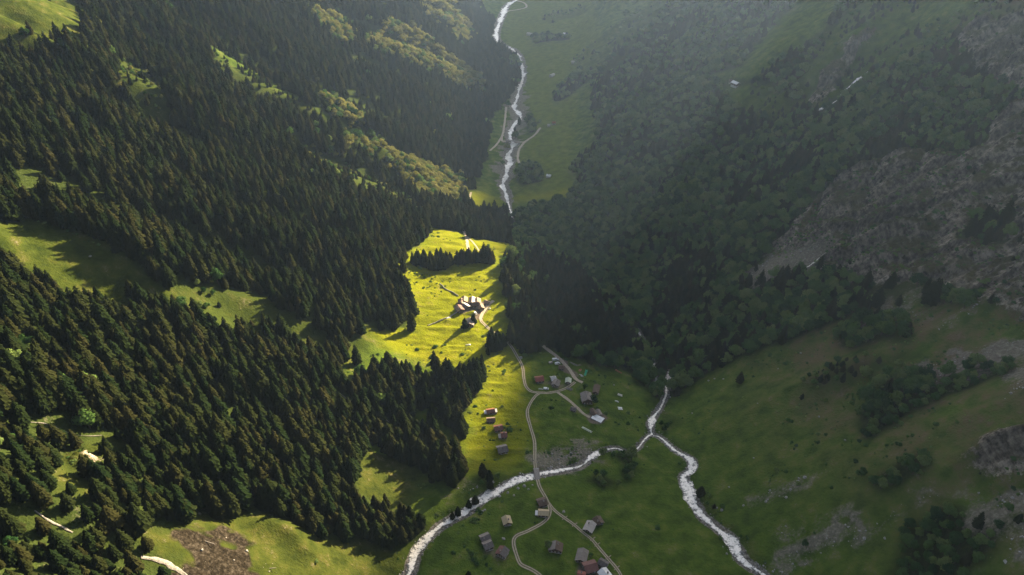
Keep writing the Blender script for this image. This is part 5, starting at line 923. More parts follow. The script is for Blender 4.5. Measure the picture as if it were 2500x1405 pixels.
def spruce_crown(seed, slim, ragged):
    r = random.Random(seed); m = MB(); R = slim
    lv = 19
    for i in range(lv):
        z = .10 + .87 * (i / (lv - 1)) ** .92; rr = R * (1 - z ** 2.1) ** .80 * (1.0 + .12 * math.sin(i * 1.9 + seed)) + .008
        if z < .18: rr *= .75
        n = 10 if i < 11 else (8 if i < 15 else 6)
        for k in range(n):
            a = 2 * math.pi * (k + r.random() * .75) / n + i * .7; L = rr * r.uniform(1 - ragged, 1.18)
            if r.random() < ragged * .35: continue
            dz = r.uniform(-.012, .012); droop = L * r.uniform(.30, .62); up = L * .12
            ca, sa = math.cos(a), math.sin(a); w = L * r.uniform(.30, .44) + .004
            def P(t, s, h): return (ca * L * t - sa * s, sa * L * t + ca * s, z + dz + h)
            root = P(.02, 0, .012); ml, mr = P(.55, w, up - droop * .30 - .014), P(.55, -w, up - droop * .30 - .014); mc = P(.55, 0, up - droop * .22)
            tip = P(1.0, 0, -droop * .75); tl, tr = P(.85, w * .62, -droop * .72 - .012), P(.85, -w * .62, -droop * .72 - .012)
            m.poly((root, mc, ml)); m.poly((root, mr, mc)); m.poly((mc, tl, ml)); m.poly((mc, mr, tr)); m.poly((mc, tip, tl)); m.poly((mc, tr, tip))
            m.poly((ml, P(.7, w * .8, -droop - .02), mc)); m.poly((mr, mc, P(.7, -w * .8, -droop - .02)))
    m.tube([(0, 0, .90), (0, 0, 1.0)], [.006, .001], 4)
    return m.me('spruce_crown')
def spruce_trunk():
    m = MB(); m.tube([(0, 0, -.06), (0, 0, .3), (0, 0, .93)], [.016, .012, .003], 6); return m.me('spruce_trunk')
def broad_crown(seed, wide):
    r = random.Random(seed); m = MB(); lobes = []
    for i in range(15):
        a = r.uniform(0, 6.283); q = math.sqrt(r.random()) * wide * .78; z = .42 + .40 * r.random() * (1 - .45 * q / wide)
        lobes.append((q * math.cos(a), q * math.sin(a), z, r.uniform(.11, .19)))
    lobes.append((0, 0, .82, .16)); lobes.append((0, 0, .55, .24))
    for (x, y, z, s) in lobes:
        for k in range(70):
            d = Vector((r.gauss(0, 1), r.gauss(0, 1), r.gauss(0, 1) + .25)).normalized()
            c = Vector((x, y, z)) + d * s * r.uniform(.72, 1.08)
            nr = (d + .42 * Vector((r.gauss(0, .5), r.gauss(0, .5), r.gauss(0, .5) + .25))).normalized(); u = nr.orthogonal().normalized(); w = nr.cross(u)
            q = r.uniform(.030, .055); t = r.uniform(0, 6.28); e = u * math.cos(t) + w * math.sin(t); g = nr.cross(e)
            m.poly([c + e * q, c + g * q * .8 - nr * q * .25, c - e * q, c - g * q * .8 - nr * q * .25])
    return m.me('broad_crown')
def broad_trunk(seed):
    r = random.Random(seed); m = MB(); m.tube([(0, 0, -.06), (.01, 0, .2), (0, .01, .5)], [.026, .019, .012], 7)
    for k in range(5):
        a = k * 1.26 + r.random(); m.tube([(0, 0, .22 + .05 * k), (.09 * math.cos(a), .09 * math.sin(a), .42 + .04 * k), (.2 * math.cos(a), .2 * math.sin(a), .6 + .03 * k)], [.012, .008, .003], 5)
    return m.me('broad_trunk')
SPR = [spruce_crown(100 + i, s, g) for i, (s, g) in enumerate([(.20, .36), (.235, .46), (.18, .36), (.25, .50), (.215, .32)])]
SPT = spruce_trunk()
BRD = [broad_crown(200 + i, w) for i, w in enumerate([.34, .40, .30, .44])]
BRT = broad_trunk(3)
for me in SPR: me.materials.append(M['needles'])
for me in BRD: me.materials.append(M['leaves'])
PAL = [m_.copy() for m_ in BRD[:2]]
for me in PAL: me.materials.clear(); me.materials.append(M['sunlit_leaves'])
SPT.materials.append(M['bark']); BRT.materials.append(M['bark'])
def join_proto(name, crown, trunk):
    def arr(me):
        v = np.empty(len(me.vertices) * 3, np.float32); me.vertices.foreach_get('co', v); return v.reshape(-1, 3), [list(p.vertices) for p in me.polygons]
    v1, f1 = arr(crown); v2, f2 = arr(trunk)
    me = mesh(name, list(map(tuple, v1)) + list(map(tuple, v2)), f1 + [[i + len(v1) for i in p] for p in f2])
    me.materials.append(crown.materials[0]); me.materials.append(trunk.materials[0])
    mi = np.zeros(len(me.polygons), np.int32); mi[len(f1):] = 1; me.polygons.foreach_set('material_index', mi)
    return bpy.data.objects.new(name, me)
pc = bpy.data.collections.new('tree_kinds')
for i, c in enumerate(SPR): pc.objects.link(join_proto('kind_%d' % i, c, SPT))
for i, c in enumerate(BRD): pc.objects.link(join_proto('kind_%d' % (5 + i), c, BRT))
for i, c in enumerate(PAL): pc.objects.link(join_proto('kind_%d' % (9 + i), c, BRT))
# ---------------------------------------------------------------- scatter of the woods
C35, S35, FPX = math.cos(rad(35)), math.sin(rad(35)), 1785.0
def size_in_view(x, y, z):
    zz = z - 700; d = y * C35 - zz * S35; up = y * S35 + zz * C35
    return 1250 + FPX * x / d, 702.5 - FPX * up / d, d
pts = []
for (y0, y1, sp) in ((90, 430, 4.4), (430, 900, 4.8), (900, 1500, 6.2), (1500, 2300, 9.0), (2300, 3550, 13.0)):
    hw = 1.05 * y1 + 160
    gx, gy = np.meshgrid(np.arange(-hw, hw, sp), np.arange(y0, y1, sp))
    gx = gx.ravel() + rng.uniform(-.48, .48, gx.size) * sp; gy = gy.ravel() + rng.uniform(-.48, .48, gy.size) * sp
    pts.append(np.stack([gx, gy], 1))
pts = np.concatenate(pts); px_, py_ = pts.T
pz_ = ground(px_, py_)
u, v, d = size_in_view(px_, py_, pz_)
keep = (u > -420) & (u < 2920) & (v > -420) & (v < 1750) & (d > 60)
px_, py_, pz_, d, u, v = px_[keep], py_[keep], pz_[keep], d[keep], u[keep], v[keep]
fd = msample(FOR, px_, py_, 6); bf = msample(BRO, px_, py_, 10); sb = msample(SCRUB, px_, py_, 6)
clump = .5 + .9 * fbm(px_ / 26, py_ / 26, 61, 3)
lane = sstep(.30, .62, -west_rib(px_, py_) + .35 * fbm(px_ / 18, py_ / 18, 66, 2))
dens = np.where(fd > .85, np.clip(.80 + .30 * clump, .3, 1), fd * np.clip(2.2 * clump, 0, 2.2))
dens = np.where((px_ < 0) & (fd > .85), dens * (1 - .86 * lane * sstep(30, 110, lane_x(py_, 3) - px_) * (sb < .3)), dens)
alive = rng.random(len(px_)) < dens
for k, (w, ln) in RDS.items(): alive &= near(px_, py_, ln, 8)[0] > w * .5 + 1.6
for k, ln in RIV.items():
    D, I = near(px_, py_, ln, 25); alive &= D > ln[I, 2] * .5 + 1.8
for k, (lab, cp) in CREEKS.items(): alive &= near(px_, py_, dense(cp, 1.5), 12)[0] > (6.5 if k in ('east_fall', 'cliff_fall') else 4.2)
for (hx, hy) in HOUSE_XY: alive &= np.hypot(px_ - hx, py_ - hy) > 7.0
px_, py_, pz_, d, u, v, fd, bf, sb = [a[alive] for a in (px_, py_, pz_, d, u, v, fd, bf, sb)]
grp = .5 + .5 * fbm(px_ / 60, py_ / 60, 62, 3) + rng.normal(0, .13, len(px_))
isb = grp < .5 + (bf - .5) * 1.05
thin = ~(isb & (rng.random(len(px_)) < np.where((px_ > 80) & (py_ < 360), .05, np.where(py_ < 1500, .38, .2)))) & ~(~isb & (rng.random(len(px_)) < .14))
px_, py_, pz_, d, u, v, fd, bf, sb, isb = [a[thin] for a in (px_, py_, pz_, d, u, v, fd, bf, sb, isb)]
n_ = len(px_)
hs = rng.normal(17.0, 4.4, n_).clip(6, 29) * (1 + .18 * fbm(px_ / 40, py_ / 40, 63, 2)); hs = np.where(px_ > 0, hs * .85, hs); hs = np.where(rng.random(n_) < .14, hs * .62, hs)
hb = rng.normal(12.0, 2.2, n_).clip(6, 18)
hh = np.where(isb, hb, hs) * np.where(sb > .75, .42, np.where(sb > .3, .66, 1.0)) * np.where(msample(ROCKb, px_, py_, 0) > .4, .45, 1.0) * np.where(py_ > 1500, 1.15, 1.0)
hh *= np.where((px_ > 80) & (py_ < 330), .55, 1.0)            # low alder clumps of the near right slope
hh *= np.where(np.abs(px_) > .55 * py_ + 120, .85, 1.0)
kindi = np.where(isb, 5 + rng.integers(0, 4, n_), rng.integers(0, 5, n_))
blt = msample(BELTM, px_, py_, 8) > .5
kindi = np.where(isb & (rng.random(n_) < np.where(blt, .8, np.where((px_ < 0) & (py_ > 700), .25, .0))), 9 + rng.integers(0, 2, n_), kindi)
wid = np.where(isb, hh * rng.uniform(.85, 1.25, n_), hh ** .75 * 2.15 * rng.uniform(.85, 1.2, n_)) * np.where(py_ > 1500, 1.4, np.where(py_ > 900, 1.12, 1.0))
rot = rng.uniform(0, 6.283, n_); tilt = rng.normal(0, .035, (n_, 2))
inview = (u > -10) & (u < 2510) & (v > -30) & (v < 1440)
score = np.where(inview, hh / d, 0)
pick_s = np.argsort(np.where(~isb, -score, 0))[:240]; pick_b = np.argsort(np.where(isb, -score, 0))[:260]
single = np.zeros(n_, bool); single[pick_s] = True; single[pick_b] = True
# the bulk of the woods: one scattered mass per kind
def forest_nodes():
    ng = bpy.data.node_groups.new('scatter', 'GeometryNodeTree')
    ng.interface.new_socket('Geometry', in_out='INPUT', socket_type='NodeSocketGeometry'); ng.interface.new_socket('Geometry', in_out='OUTPUT', socket_type='NodeSocketGeometry')
    N, L = ng.nodes, ng.links
    gi, go = N.new('NodeGroupInput'), N.new('NodeGroupOutput')
    ci = N.new('GeometryNodeCollectionInfo'); ci.inputs['Collection'].default_value = pc; ci.inputs['Separate Children'].default_value = True; ci.inputs['Reset Children'].default_value = True
    ip = N.new('GeometryNodeInstanceOnPoints'); ip.inputs['Pick Instance'].default_value = True
    def na(name, t):
        a = N.new('GeometryNodeInputNamedAttribute'); a.data_type = t; a.inputs['Name'].default_value = name; return a.outputs['Attribute']
    er = N.new('FunctionNodeEulerToRotation')
    L.new(gi.outputs[0], ip.inputs['Points']); L.new(ci.outputs[0], ip.inputs['Instance']); L.new(na('kind_index', 'INT'), ip.inputs['Instance Index'])
    L.new(na('turn', 'FLOAT_VECTOR'), er.inputs[0]); L.new(er.outputs[0], ip.inputs['Rotation']); L.new(na('size', 'FLOAT_VECTOR'), ip.inputs['Scale'])
    L.new(ip.outputs[0], go.inputs[0]); return ng
NGF = forest_nodes()
def woods(name, sel, label, cat):
    k = np.nonzero(sel)[0]
    me = bpy.data.meshes.new(name); me.vertices.add(len(k)); me.vertices.foreach_set('co', np.stack([px_[k], py_[k], pz_[k] - .2], 1).astype(np.float32).ravel())
    a = me.attributes.new('kind_index', 'INT', 'POINT'); a.data.foreach_set('value', kindi[k].astype(np.int32))
    a = me.attributes.new('turn', 'FLOAT_VECTOR', 'POINT'); a.data.foreach_set('vector', np.stack([tilt[k, 0], tilt[k, 1], rot[k]], 1).astype(np.float32).ravel())
    a = me.attributes.new('size', 'FLOAT_VECTOR', 'POINT'); a.data.foreach_set('vector', np.stack([wid[k], wid[k], hh[k]], 1).astype(np.float32).ravel())
    me.update(); o = link(name, me); md = o.modifiers.new('scatter', 'NODES'); md.node_group = NGF
    tag(o, label, cat, kind='stuff'); print(name, len(k))
far = py_ > 900
woods('spruce_forest', ~single & ~isb & (px_ < 0), 'dense dark spruce forest covering the left slope', 'forest')
woods('spruce_forest', ~single & ~isb & (px_ >= 0), 'dark spruces mixed through the forest right of the gorge', 'forest')
woods('broadleaf_forest', ~single & isb & (px_ < 0), 'yellow green leafy trees in belts on the left slope', 'forest')
woods('broadleaf_forest', ~single & isb & (px_ >= 0), 'green leafy forest covering the right slope', 'forest')
# juniper and alpenrose tussocks dotting the meadows
qx, qy = rng.uniform(-330, 380, 160000), rng.uniform(140, 820, 160000)
op = (msample(FOR, qx, qy, 3) < .3) & (msample(DIRT, qx, qy, 0) < .3)
cl = fbm(qx / 24, qy / 24, 81, 4) + .35 * fbm(qx / 150, qy / 150, 82, 2) + .18 * slope_w(qx, qy)[1] + .5 * msample(SCRUB, qx, qy, 3)
op &= rng.random(len(qx)) < np.clip((cl - .12) * .55, .006, .8)
for k, (w, ln) in RDS.items(): op &= near(qx, qy, ln, 8)[0] > w * .5 + .8
for k, ln in RIV.items():
    D, I = near(qx, qy, ln, 25); op &= D > ln[I, 2] * .5 + .8
for (hx, hy) in HOUSE_XY: op &= np.hypot(qx - hx, qy - hy) > 5.0
sv = (px_, py_, pz_, kindi, tilt, rot, wid, hh)
px_, py_ = qx[op], qy[op]; pz_ = ground(px_, py_); m_ = len(px_)
hh = rng.gamma(3, .33, m_).clip(.4, 3.2); wid = hh * rng.uniform(1.4, 2.6, m_); pz_ = pz_ - hh * .28; kindi = 5 + rng.integers(0, 4, m_); tilt = rng.normal(0, .05, (m_, 2)); rot = rng.uniform(0, 6.28, m_)
woods('low_shrubs', np.ones(m_, bool), 'low dark shrubs dotting the open meadows', 'shrubs')
px_, py_, pz_, kindi, tilt, rot, wid, hh = sv
# single trees
def plant(kind, x, y, h, w, label, group, ki=None, rz=0, tl=(0, 0)):
    root = bpy.data.objects.new('spruce_tree' if kind == 'spruce' else 'broadleaf_tree', None); COL.objects.link(root)
    root.empty_display_size = .1
    root.location = (x, y, float(ground(x, y)) - .2); root.rotation_euler = (tl[0], tl[1], rz); root.scale = (w, w, h)
    link('crown', (SPR if kind == 'spruce' else BRD + PAL)[ki], None, root); link('trunk', SPT if kind == 'spruce' else BRT, None, root)
    return tag(root, label, 'tree', group)
def where_label(i, kind):
    k = 'spruce' if kind == 'spruce' else 'leafy tree'
    if u[i] < 1200: return ('dark %s in the nearest rows of the forest on the left slope' % k, 'nearest %s individuals of the left forest' % k)
    return ('low %s in the nearest thickets of the right hand slope' % k if kind != 'spruce' else 'dark spruce in the nearest thickets of the right hand slope', 'nearest %s individuals right of the streams' % k)
for i in np.nonzero(single)[0]:
    kd = 'broad' if isb[i] else 'spruce'; lb, gp = where_label(i, kd)
    plant(kd, float(px_[i]), float(py_[i]), float(hh[i]), float(wid[i]), lb, gp, int(kindi[i] - (5 if isb[i] else 0)), float(rot[i]), tuple(map(float, tilt[i])))
for (kd, lb, gp, x, y, h) in TREES:
    w = h * random.uniform(.95, 1.15) if kd == 'broad' else h ** .75 * 2.15 * random.uniform(.95, 1.1)
    plant(kd, x, y, h * random.uniform(.94, 1.06), w, lb, gp, random.randrange(4), random.uniform(0, 6.28))
# ---------------------------------------------------------------- houses
def empty(name, x, y, rz, label, cat, group=None, z=None):
    o = bpy.data.objects.new(name, None); COL.objects.link(o); o.empty_display_size = .1
    o.location = (x, y, float(ground(x, y)) if z is None else z); o.rotation_euler = (0, 0, rz)
    return tag(o, label, cat, group)
def part(name, mb, mat, parent): return link(name, mb.me(name), mat, parent)
def house(i, label, x, y, rz, L, W, wall, key, wkey, name='chalet'):
    r = random.Random(i * 7 + 1)
    hx = [x + a * math.cos(rz) * L / 2 - b * math.sin(rz) * W / 2 for a in (-1, 0, 1) for b in (-1, 1)]
    hy = [y + a * math.sin(rz) * L / 2 + b * math.cos(rz) * W / 2 for a in (-1, 0, 1) for b in (-1, 1)]
    z0 = float(np.mean(ground(np.array(hx), np.array(hy))))
    o = empty(name, x, y, rz, label, 'house', z=z0)
    oh, ow = .55, .6; hl, hw = max(L / 2 - oh, 1.2), W / 2 - ow * .6; rise = W / 2 * .52; t = .16
    m = MB(); b = 0
    # walls as one closed shell with gables, stone base below
    zs = wall; g = wall + hw * .52
    m.v += [(-hl, -hw, -.0), (hl, -hw, 0), (hl, hw, 0), (-hl, hw, 0), (-hl, -hw, zs), (hl, -hw, zs), (hl, hw, zs), (-hl, hw, zs), (-hl, 0, g), (hl, 0, g)]
    m.f += [[0, 1, 5, 4], [2, 3, 7, 6], [1, 2, 6, 9, 5], [3, 0, 4, 8, 7], [4, 5, 9, 8], [6, 7, 8, 9]]
    part('wall', m, M[wkey], o)
    m = MB(); m.box(-hl - .06, hl + .06, -hw - .06, hw + .06, -2.6, .55); part('plinth', m, M['stone'], o)
    ks = key.split('|'); ks = ks * 2 if len(ks) == 1 else ks
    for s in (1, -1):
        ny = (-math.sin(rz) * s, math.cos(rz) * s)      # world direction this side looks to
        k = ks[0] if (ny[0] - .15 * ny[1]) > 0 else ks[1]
        e = hw + ow; ze = wall + (hw - e) * .52 + .05; zr = g + .05
        m = MB(); y0 = .0; h = L / 2 + .1
        top = [(-h, y0, zr + t), (h, y0, zr + t), (h, s * e, ze + t), (-h, s * e, ze + t)]; bot = [(a, b_, c - t) for a, b_, c in top]
        m.v += top + bot
        fs = [[0, 1, 2, 3], [7, 6, 5, 4], [3, 2, 6, 7], [0, 3, 7, 4], [2, 1, 5, 6], [1, 0, 4, 5]]
        m.f += fs if s < 0 else [q[::-1] for q in fs]
        part('roof_panel', m, M['roof_' + k], o)
    m = MB(); m.box(-L / 2 - .12, L / 2 + .12, -.16, .16, zr + t - .04, zr + t + .07); part('ridge_cap', m, M['roof_' + ks[0]], o)
    # openings on the side and gable turned to the valley
    sx = 1 if math.cos(rz) * 0 + math.sin(rz) < 0 else -1
    m = MB(); m.box(*sorted((sx * (hl - .02), sx * (hl + .05))), -.5, .5, .06, 2.0); part('door', m, M['wood_light'], o)
    nw = 2 if hw > 2.2 else 1
    for k in range(nw):
        c = (k * 2 - 1) * hw * .55 if nw == 2 else hw * .6
        m = MB(); m.box(*sorted((sx * (hl - .02), sx * (hl + .04))), c - .38, c + .38, 1.0, 1.9); w_ = part('window', m, M['white'], o)
        m = MB(); m.box(*sorted((sx * (hl - .01), sx * (hl + .06))), c - .28, c + .28, 1.1, 1.8); part('pane', m, M['glass'], w_)
    sy = -1 if math.cos(rz) > 0 else 1
    for k in range(max(1, int(L / 3))):
        c = -hl + (k + .5) * 2 * hl / max(1, int(L / 3))
        m = MB(); m.box(c - .38, c + .38, *sorted((sy * (hw - .02), sy * (hw + .04))), .9, 1.8); w_ = part('window', m, M['white'], o)
        m = MB(); m.box(c - .28, c + .28, *sorted((sy * (hw - .01), sy * (hw + .06))), 1.0, 1.7); part('pane', m, M['glass'], w_)
    if r.random() < .6 and W > 5:
        cx = r.uniform(-.25, .25) * L; cyy = r.choice((-1, 1)) * W * .16
        m = MB(); m.box(cx - .35, cx + .35, cyy - .35, cyy + .35, zr - 1.6, zr + .75); ch = part('chimney', m, M['stone'], o)
        m = MB(); m.box(cx - .45, cx + .45, cyy - .45, cyy + .45, zr + .75, zr + .87); part('chimney_cap', m, M['roof_slate'], ch)
    return o
def lean_to(o, L, W, end, key='pale'):
    m = MB(); s = end; x0, x1 = sorted((s * (L / 2 - .5), s * (L / 2 + 1.5))); m.box(x0, x1, -W * .38, W * .30, -2, 1.9); part('annex', m, M['wood_light'], o)
    m = MB(); x0, x1 = sorted((s * (L / 2 - .5), s * (L / 2 + 1.8))); m.box(x0, x1, -W * .44, W * .36, 1.903, 2.03); part('annex_roof', m, M['roof_' + key], o)
def terrace(o, L, W, side, depth, length=None):
    m = MB(); ln = (length or L) / 2; y0, y1 = sorted((side * W * .42, side * (W * .42 + depth))); m.box(-ln, ln, y0, y1, -3, .28); part('terrace', m, M['rock'], o)
    m = MB(); y0, y1 = sorted((side * (W * .42 + depth - .25), side * (W * .42 + depth + .1))); m.box(-ln, ln, y0, y1, -3, .85); part('parapet', m, M['log'], o)
HO = []
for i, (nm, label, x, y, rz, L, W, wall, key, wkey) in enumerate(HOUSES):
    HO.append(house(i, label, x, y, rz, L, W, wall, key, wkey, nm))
for i, ends in LEANTO.items():
    h = HOUSES[i]
    for e in ends: lean_to(HO[i], h[5], h[6], e, 'white' if i != 13 else 'palegrey')
for i, (s, dpt) in TERRACE.items():
    h = HOUSES[i]; terrace(HO[i], h[5], h[6], s, dpt)
# ---------------------------------------------------------------- bridges
def bridge(x, y, rz, length, width, label, z):
    o = empty('bridge', x, y, rz, label, 'bridge', z=z)
    m = MB(); m.box(-length / 2, length / 2, -width / 2, width / 2, -.35, 0); part('deck', m, M['log'], o)
    for s in (-1, 1):
        m = MB(); m.box(-length / 2, length / 2, s * width / 2 - .08, s * width / 2 + .08, .7, .85); rl = part('handrail', m, M['wood_light'], o)
        for k in range(5):
            xx = -length / 2 + .1 + k * (length - .2) / 4
            m = MB(); m.box(xx - .07, xx + .07, s * width / 2 - .07, s * width / 2 + .07, 0, .7); part('post', m, M['wood_light'], rl)
    for s in (-1, 1):
        m = MB(); m.box(*sorted((s * length / 2, s * (length / 2 + 1))), -width / 2 - .3, width / 2 + .3, -3, -.02); part('abutment', m, M['rock'], o)
for (x, y, rz, L, W, lab, dz) in BRIDGES:
    bridge(x, y, rz, L, W, lab, float(max(ground(x + math.cos(rz) * L / 2, y + math.sin(rz) * L / 2), ground(x - math.cos(rz) * L / 2, y - math.sin(rz) * L / 2))) + dz)
# ---------------------------------------------------------------- vehicles and odds and ends
def van(x, y, rz, label, L=5.0, Wd=1.9, H=2.0, mat='white', cat='van'):
    o = empty('parked_van' if cat == 'van' else 'parked_car', x, y, rz, label, cat, None)
    m = MB(); hw = Wd / 2
    prof = [(-L / 2, .35), (L / 2, .35), (L / 2, .85), (L * .33, 1.05), (L * .2, H), (-L * .46, H), (-L / 2, H * .8)]
    n = len(prof); m.v += [(a, -hw, b) for a, b in prof] + [(a, hw, b) for a, b in prof]
    m.f += [list(range(n)), list(range(2 * n - 1, n - 1, -1))] + [[k, k + n, (k + 1) % n + n, (k + 1) % n] for k in range(n)]
    part('body', m, M[mat], o)
    m = MB(); m.poly([(L * .325, -hw * .85, 1.12), (L * .325, hw * .85, 1.12), (L * .22, hw * .8, H * .95), (L * .22, -hw * .8, H * .95)])
    m.v = [(a + .04, b, c + .02) for a, b, c in m.v]; part('windscreen', m, M['glass'], o)
    for s in (-1, 1):
        m = MB(); m.box(-L * .05, L * .17, *sorted((s * (hw - .02), s * (hw + .02))), H * .58, H * .88); part('side_window', m, M['glass'], o)
        for q in (-1, 1):
            m = MB(); m.tube([(q * L * .31, s * (hw - .2), .34), (q * L * .31, s * (hw + .03), .34)], [.34, .34], 12); w_ = part('wheel', m, M['rubber'], o)
            m = MB(); m.tube([(q * L * .31, s * (hw - .1), .34), (q * L * .31, s * (hw + .05), .34)], [.18, .18], 10); part('rim', m, M['roof_palegrey'], w_)
def tarp(x, y, rz, L, W, label, mat='white', name='tarpaulin'):
    o = empty(name, x, y, rz, label, 'tarpaulin'); r = random.Random(int(x * 13 + y)); nx, ny = 6, 4; V, Fq = [], []
    for j in range(ny):
        for i in range(nx):
            a, b = (i / (nx - 1) - .5) * L, (j / (ny - 1) - .5) * W; wx, wy = x + a * math.cos(rz) - b * math.sin(rz), y + a * math.sin(rz) + b * math.cos(rz)
            hump = .75 * (1 - (2 * i / (nx - 1) - 1) ** 4) * (1 - (2 * j / (ny - 1) - 1) ** 4)
            V.append((a, b, float(ground(wx, wy)) - o.location.z + .08 + hump + r.uniform(0, .12)))
    Fq = [[j * nx + i, j * nx + i + 1, (j + 1) * nx + i + 1, (j + 1) * nx + i] for j in range(ny - 1) for i in range(nx - 1)]
    link('sheet', mesh('sheet', V, Fq), M[mat], o)
    for q in (-1, 1):
        m = MB(); m.box(q * L * .46 - .25, q * L * .46 + .25, -.25, .25, -.3, .5); part('weight', m, M['rock'], o)
def slab(x, y, rz, L, W, label):
    o = empty('concrete_slab', x, y, rz, label, 'slab'); m = MB(); m.box(-L / 2, L / 2, -W / 2, W / 2, -2, 1.1); part('base', m, M['rock'], o)
    nx, ny = 3, 2
    for i in range(nx):
        for j in range(ny):
            m = MB(); m.box(-L / 2 + i * L / nx + .05, -L / 2 + (i + 1) * L / nx - .05, -W / 2 + j * W / ny + .05, -W / 2 + (j + 1) * W / ny - .05, 1.1, 1.24); part('panel', m, M['white'], o)
def logs(x, y, rz, L, n, label, mat='log', name='timber_pile', cat='timber'):
    o = empty(name, x, y, rz, label, cat); r = random.Random(int(x * 7 + y * 3))
    for k in range(n):
        a = r.uniform(-.12, .12); b = (k - (n - 1) / 2) * .55; zz = .3 + (.35 if k % 3 == 1 else 0); l2 = L / 2 * r.uniform(.75, 1)
        m = MB(); m.tube([(-l2, b - a * l2, zz), (l2, b + a * l2, zz)], [.22, .17], 7); part('log', m, M[mat], o)
def boat(x, y, rz, L, W, label, mat):
    o = empty('small_boat', x, y, rz, label, 'boat'); m = MB(); rings = []
    for t in np.linspace(-1, 1, 7):
        w = W / 2 * (1 - abs(t) ** 2.5) + .08; rings.append([(t * L / 2, -w, .75 + .2 * t * t), (t * L / 2, -w * .7, .12), (t * L / 2, w * .7, .12), (t * L / 2, w, .75 + .2 * t * t)])
    for a in rings: m.v += a
    for k in range(6):
        for j in range(3): m.f.append([k * 4 + j, k * 4 + j + 1, (k + 1) * 4 + j + 1, (k + 1) * 4 + j])
    part('hull', m, M[mat], o)
    for t in (-.25, .3):
        m = MB(); m.box(t * L / 2 - .15, t * L / 2 + .15, -W * .4, W * .4, .5, .56); part('bench', m, M['wood_light'], o)
def slide(x, y, rz, label):
    o = empty('playground_slide', x, y, rz, label, 'slide')
    m = MB(); V = [(-3.6, .4), (-2.6, .5), (0, 1.5), (1.6, 2.6), (2.4, 2.7)]
    for a, b in V: m.v += [(a, -.9, b + .45), (a, -.7, b), (a, .7, b), (a, .9, b + .45)]
    for k in range(4):
        for j in range(3): m.f.append([k * 4 + j, k * 4 + j + 1, (k + 1) * 4 + j + 1, (k + 1) * 4 + j])
    part('chute', m, M['green'], o)
    for s in (-1, 1):
        m = MB(); m.tube([(3.4, s * .7, 0), (2.4, s * .7, 3.3)], [.09, .09], 6); part('leg', m, M['green'], o)
    for k in range(5):
        t = (k + .5) / 5; m = MB(); m.tube([(3.4 - t, -.7, 2.7 * t), (3.4 - t, .7, 2.7 * t)], [.06, .06], 5); part('rung', m, M['green'], o)
def boulder_mesh(seed):
    bm = bmesh.new(); bmesh.ops.create_icosphere(bm, subdivisions=2, radius=1.0); r = random.Random(seed); off = Vector((r.uniform(0, 50), r.uniform(0, 50), 0))
    from mathutils import noise as nz
    for v_ in bm.verts:
        k = 1 + .38 * nz.noise(v_.co * 1.3 + off) + .16 * nz.noise(v_.co * 3.1 + off); v_.co = v_.co * k; v_.co.z *= .7
    me = bpy.data.meshes.new('boulder'); bm.to_mesh(me); bm.free(); me.materials.append(M['rock']); return me
BM = [boulder_mesh(i) for i in range(5)]
for (x, y, s, lab, grpn) in BOULDERS:
    o = link('boulder', random.choice(BM), None, None, (x, y, float(ground(x, y)) + s * .15)); o.scale = (s * random.uniform(.9, 1.3), s, s); o.rotation_euler = (random.uniform(-.2, .2), random.uniform(-.2, .2), random.uniform(0, 6.28))
    tag(o, lab, 'boulder', grpn)
for it in ITEMS:
    k, a = it[0], it[1:]
    {'van': van, 'tarp': tarp, 'slab': slab, 'logs': logs, 'boat': boat, 'slide': slide}[k](*a)
def water_bar(x, y, rz):
    o = empty('water_bar', x, y, rz, 'pale wooden water bar laid across the fenced track', 'water bar', 'water bars across the track')
    m = MB(); m.box(-2.2, 2.2, -.28, .28, -.1, .22); part('beam', m, M['wood_light'], o)
for (x, y, rz) in BARS: water_bar(x, y, rz)
# dry stone wall running from the hamlet down to the forest edge
def stone_wall(pts, label):
    ln = dense([(x, y, 0) for x, y in pts], 1.1); o = empty('stone_wall', float(ln[0, 0]), float(ln[0, 1]), 0, label, 'wall'); r = random.Random(4); base = o.location.copy()
    core = MB(); 
    for k in range(len(ln) - 1):
        x, y = ln[k, :2]; a = math.atan2(ln[k + 1, 1] - y, ln[k + 1, 0] - x)
        s = link('stone', BM[k % 5], None, o, (float(x) - base.x, float(y) - base.y, float(ground(x, y)) - base.z + .35)); s.scale = (.8, .55, r.uniform(.6, .95)); s.rotation_euler = (0, 0, a + r.uniform(-.3, .3))
for pts, lab in WALLS: stone_wall(pts, lab)
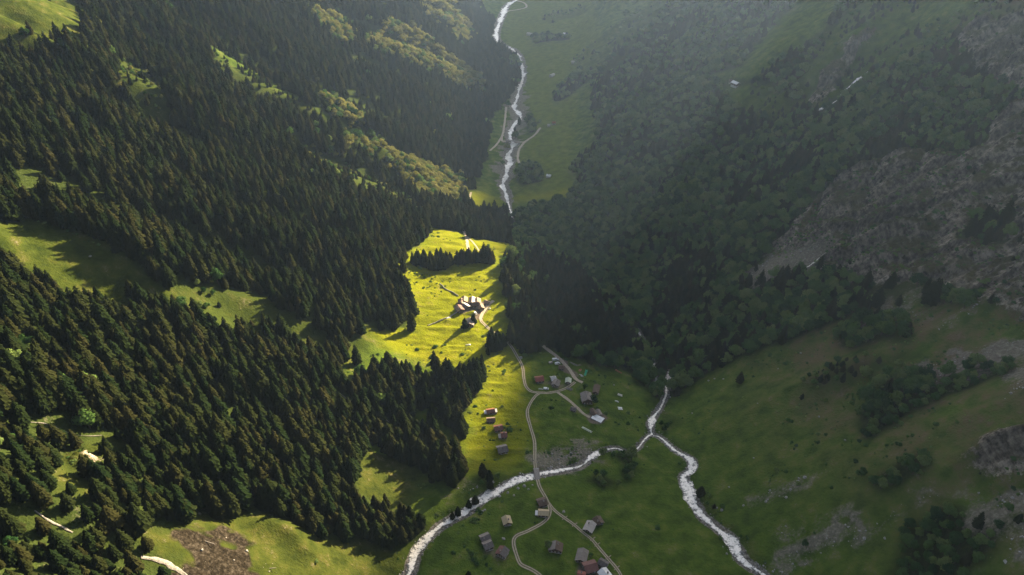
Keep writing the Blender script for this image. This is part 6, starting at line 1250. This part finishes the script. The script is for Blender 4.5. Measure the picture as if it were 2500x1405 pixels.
# loose stones along the stream beds and the slide debris: too many to count
def rubble(name, P, label):
    V, Fq = [], []; r = np.random.default_rng(9)
    base = np.array([(1, 0, 0), (0, 1, 0), (-1, 0, 0), (0, -1, 0), (.1, .1, .8), (0, 0, -.6)]); tri = np.array([(0, 1, 4), (1, 2, 4), (2, 3, 4), (3, 0, 4), (1, 0, 5), (2, 1, 5), (3, 2, 5), (0, 3, 5)])
    n = len(P); a = r.uniform(0, 6.28, n); ca, sa = np.cos(a), np.sin(a)
    J = base[None] * r.uniform(.6, 1.3, (n, 6, 3)) * P[:, None, 3:4]
    V = np.stack([J[..., 0] * ca[:, None] - J[..., 1] * sa[:, None] + P[:, None, 0], J[..., 0] * sa[:, None] + J[..., 1] * ca[:, None] + P[:, None, 1], J[..., 2] + P[:, None, 2]], -1).reshape(-1, 3)
    Fq = (tri[None] + 6 * np.arange(n)[:, None, None]).reshape(-1, 3)
    tag(link(name, npmesh(name, V, Fq), M['rock']), label, 'rubble', kind='stuff')
P = []
for k, ln in RIV.items():
    if k == 'gorge_stream': continue
    n = len(ln) * (3 if k != 'valley_river' else 1); j = rng.integers(0, len(ln) - 1, n); off = rng.normal(0, 1, n); t = ln[np.minimum(j + 1, len(ln) - 1), :2] - ln[j, :2]; t /= np.linalg.norm(t, axis=1)[:, None] + 1e-6
    dd = np.sign(off) * (ln[j, 2] * .5 * rng.uniform(.25, 1.0, n) + np.abs(off) * 1.6); X = ln[j, 0] + t[:, 1] * dd; Y = ln[j, 1] - t[:, 0] * dd
    P.append(np.stack([X, Y, ground(X, Y) + .1, rng.gamma(2, .22, n).clip(.2, 1.3)], 1))
rubble('stream_stones', np.concatenate(P), 'grey stones strewn along the stream banks')
xs, ys = rng.uniform(-420, 420, 400000), rng.uniform(150, 900, 400000)
w = np.maximum(msample(SCREE, xs, ys, 3), msample(DIRT, xs, ys, 1) * .06 * (xs < -20)); k = rng.random(len(xs)) < w * .30
xs, ys = xs[k], ys[k]
rubble('scree_stones', np.stack([xs, ys, ground(xs, ys), rng.gamma(1.6, .22, len(xs)).clip(.15, 1.5)], 1), 'loose stones of the scree chutes and the slide debris')
# ---------------------------------------------------------------- valley haze
hz = MB(); top = max(float(Z.max()), 700) + 40
hz.box(-3760, 3760, -90, 3690, float(Z.min()) - 6, top)
hm = bpy.data.materials.new('haze'); hm.use_nodes = True; hn = hm.node_tree.nodes; hn.clear()
ho = hn.new('ShaderNodeOutputMaterial'); hv = hn.new('ShaderNodeVolumePrincipled'); hv.inputs['Color'].default_value = (.44, .64, 1.0, 1); hv.inputs['Density'].default_value = 0.000042; hv.inputs['Anisotropy'].default_value = 0.62
hm.node_tree.links.new(hv.outputs[0], ho.inputs['Volume'])
tag(link('haze', hz.me('haze'), hm), 'thin pale haze filling the valley', 'haze', kind='stuff')
print('objects', len(bpy.data.objects))
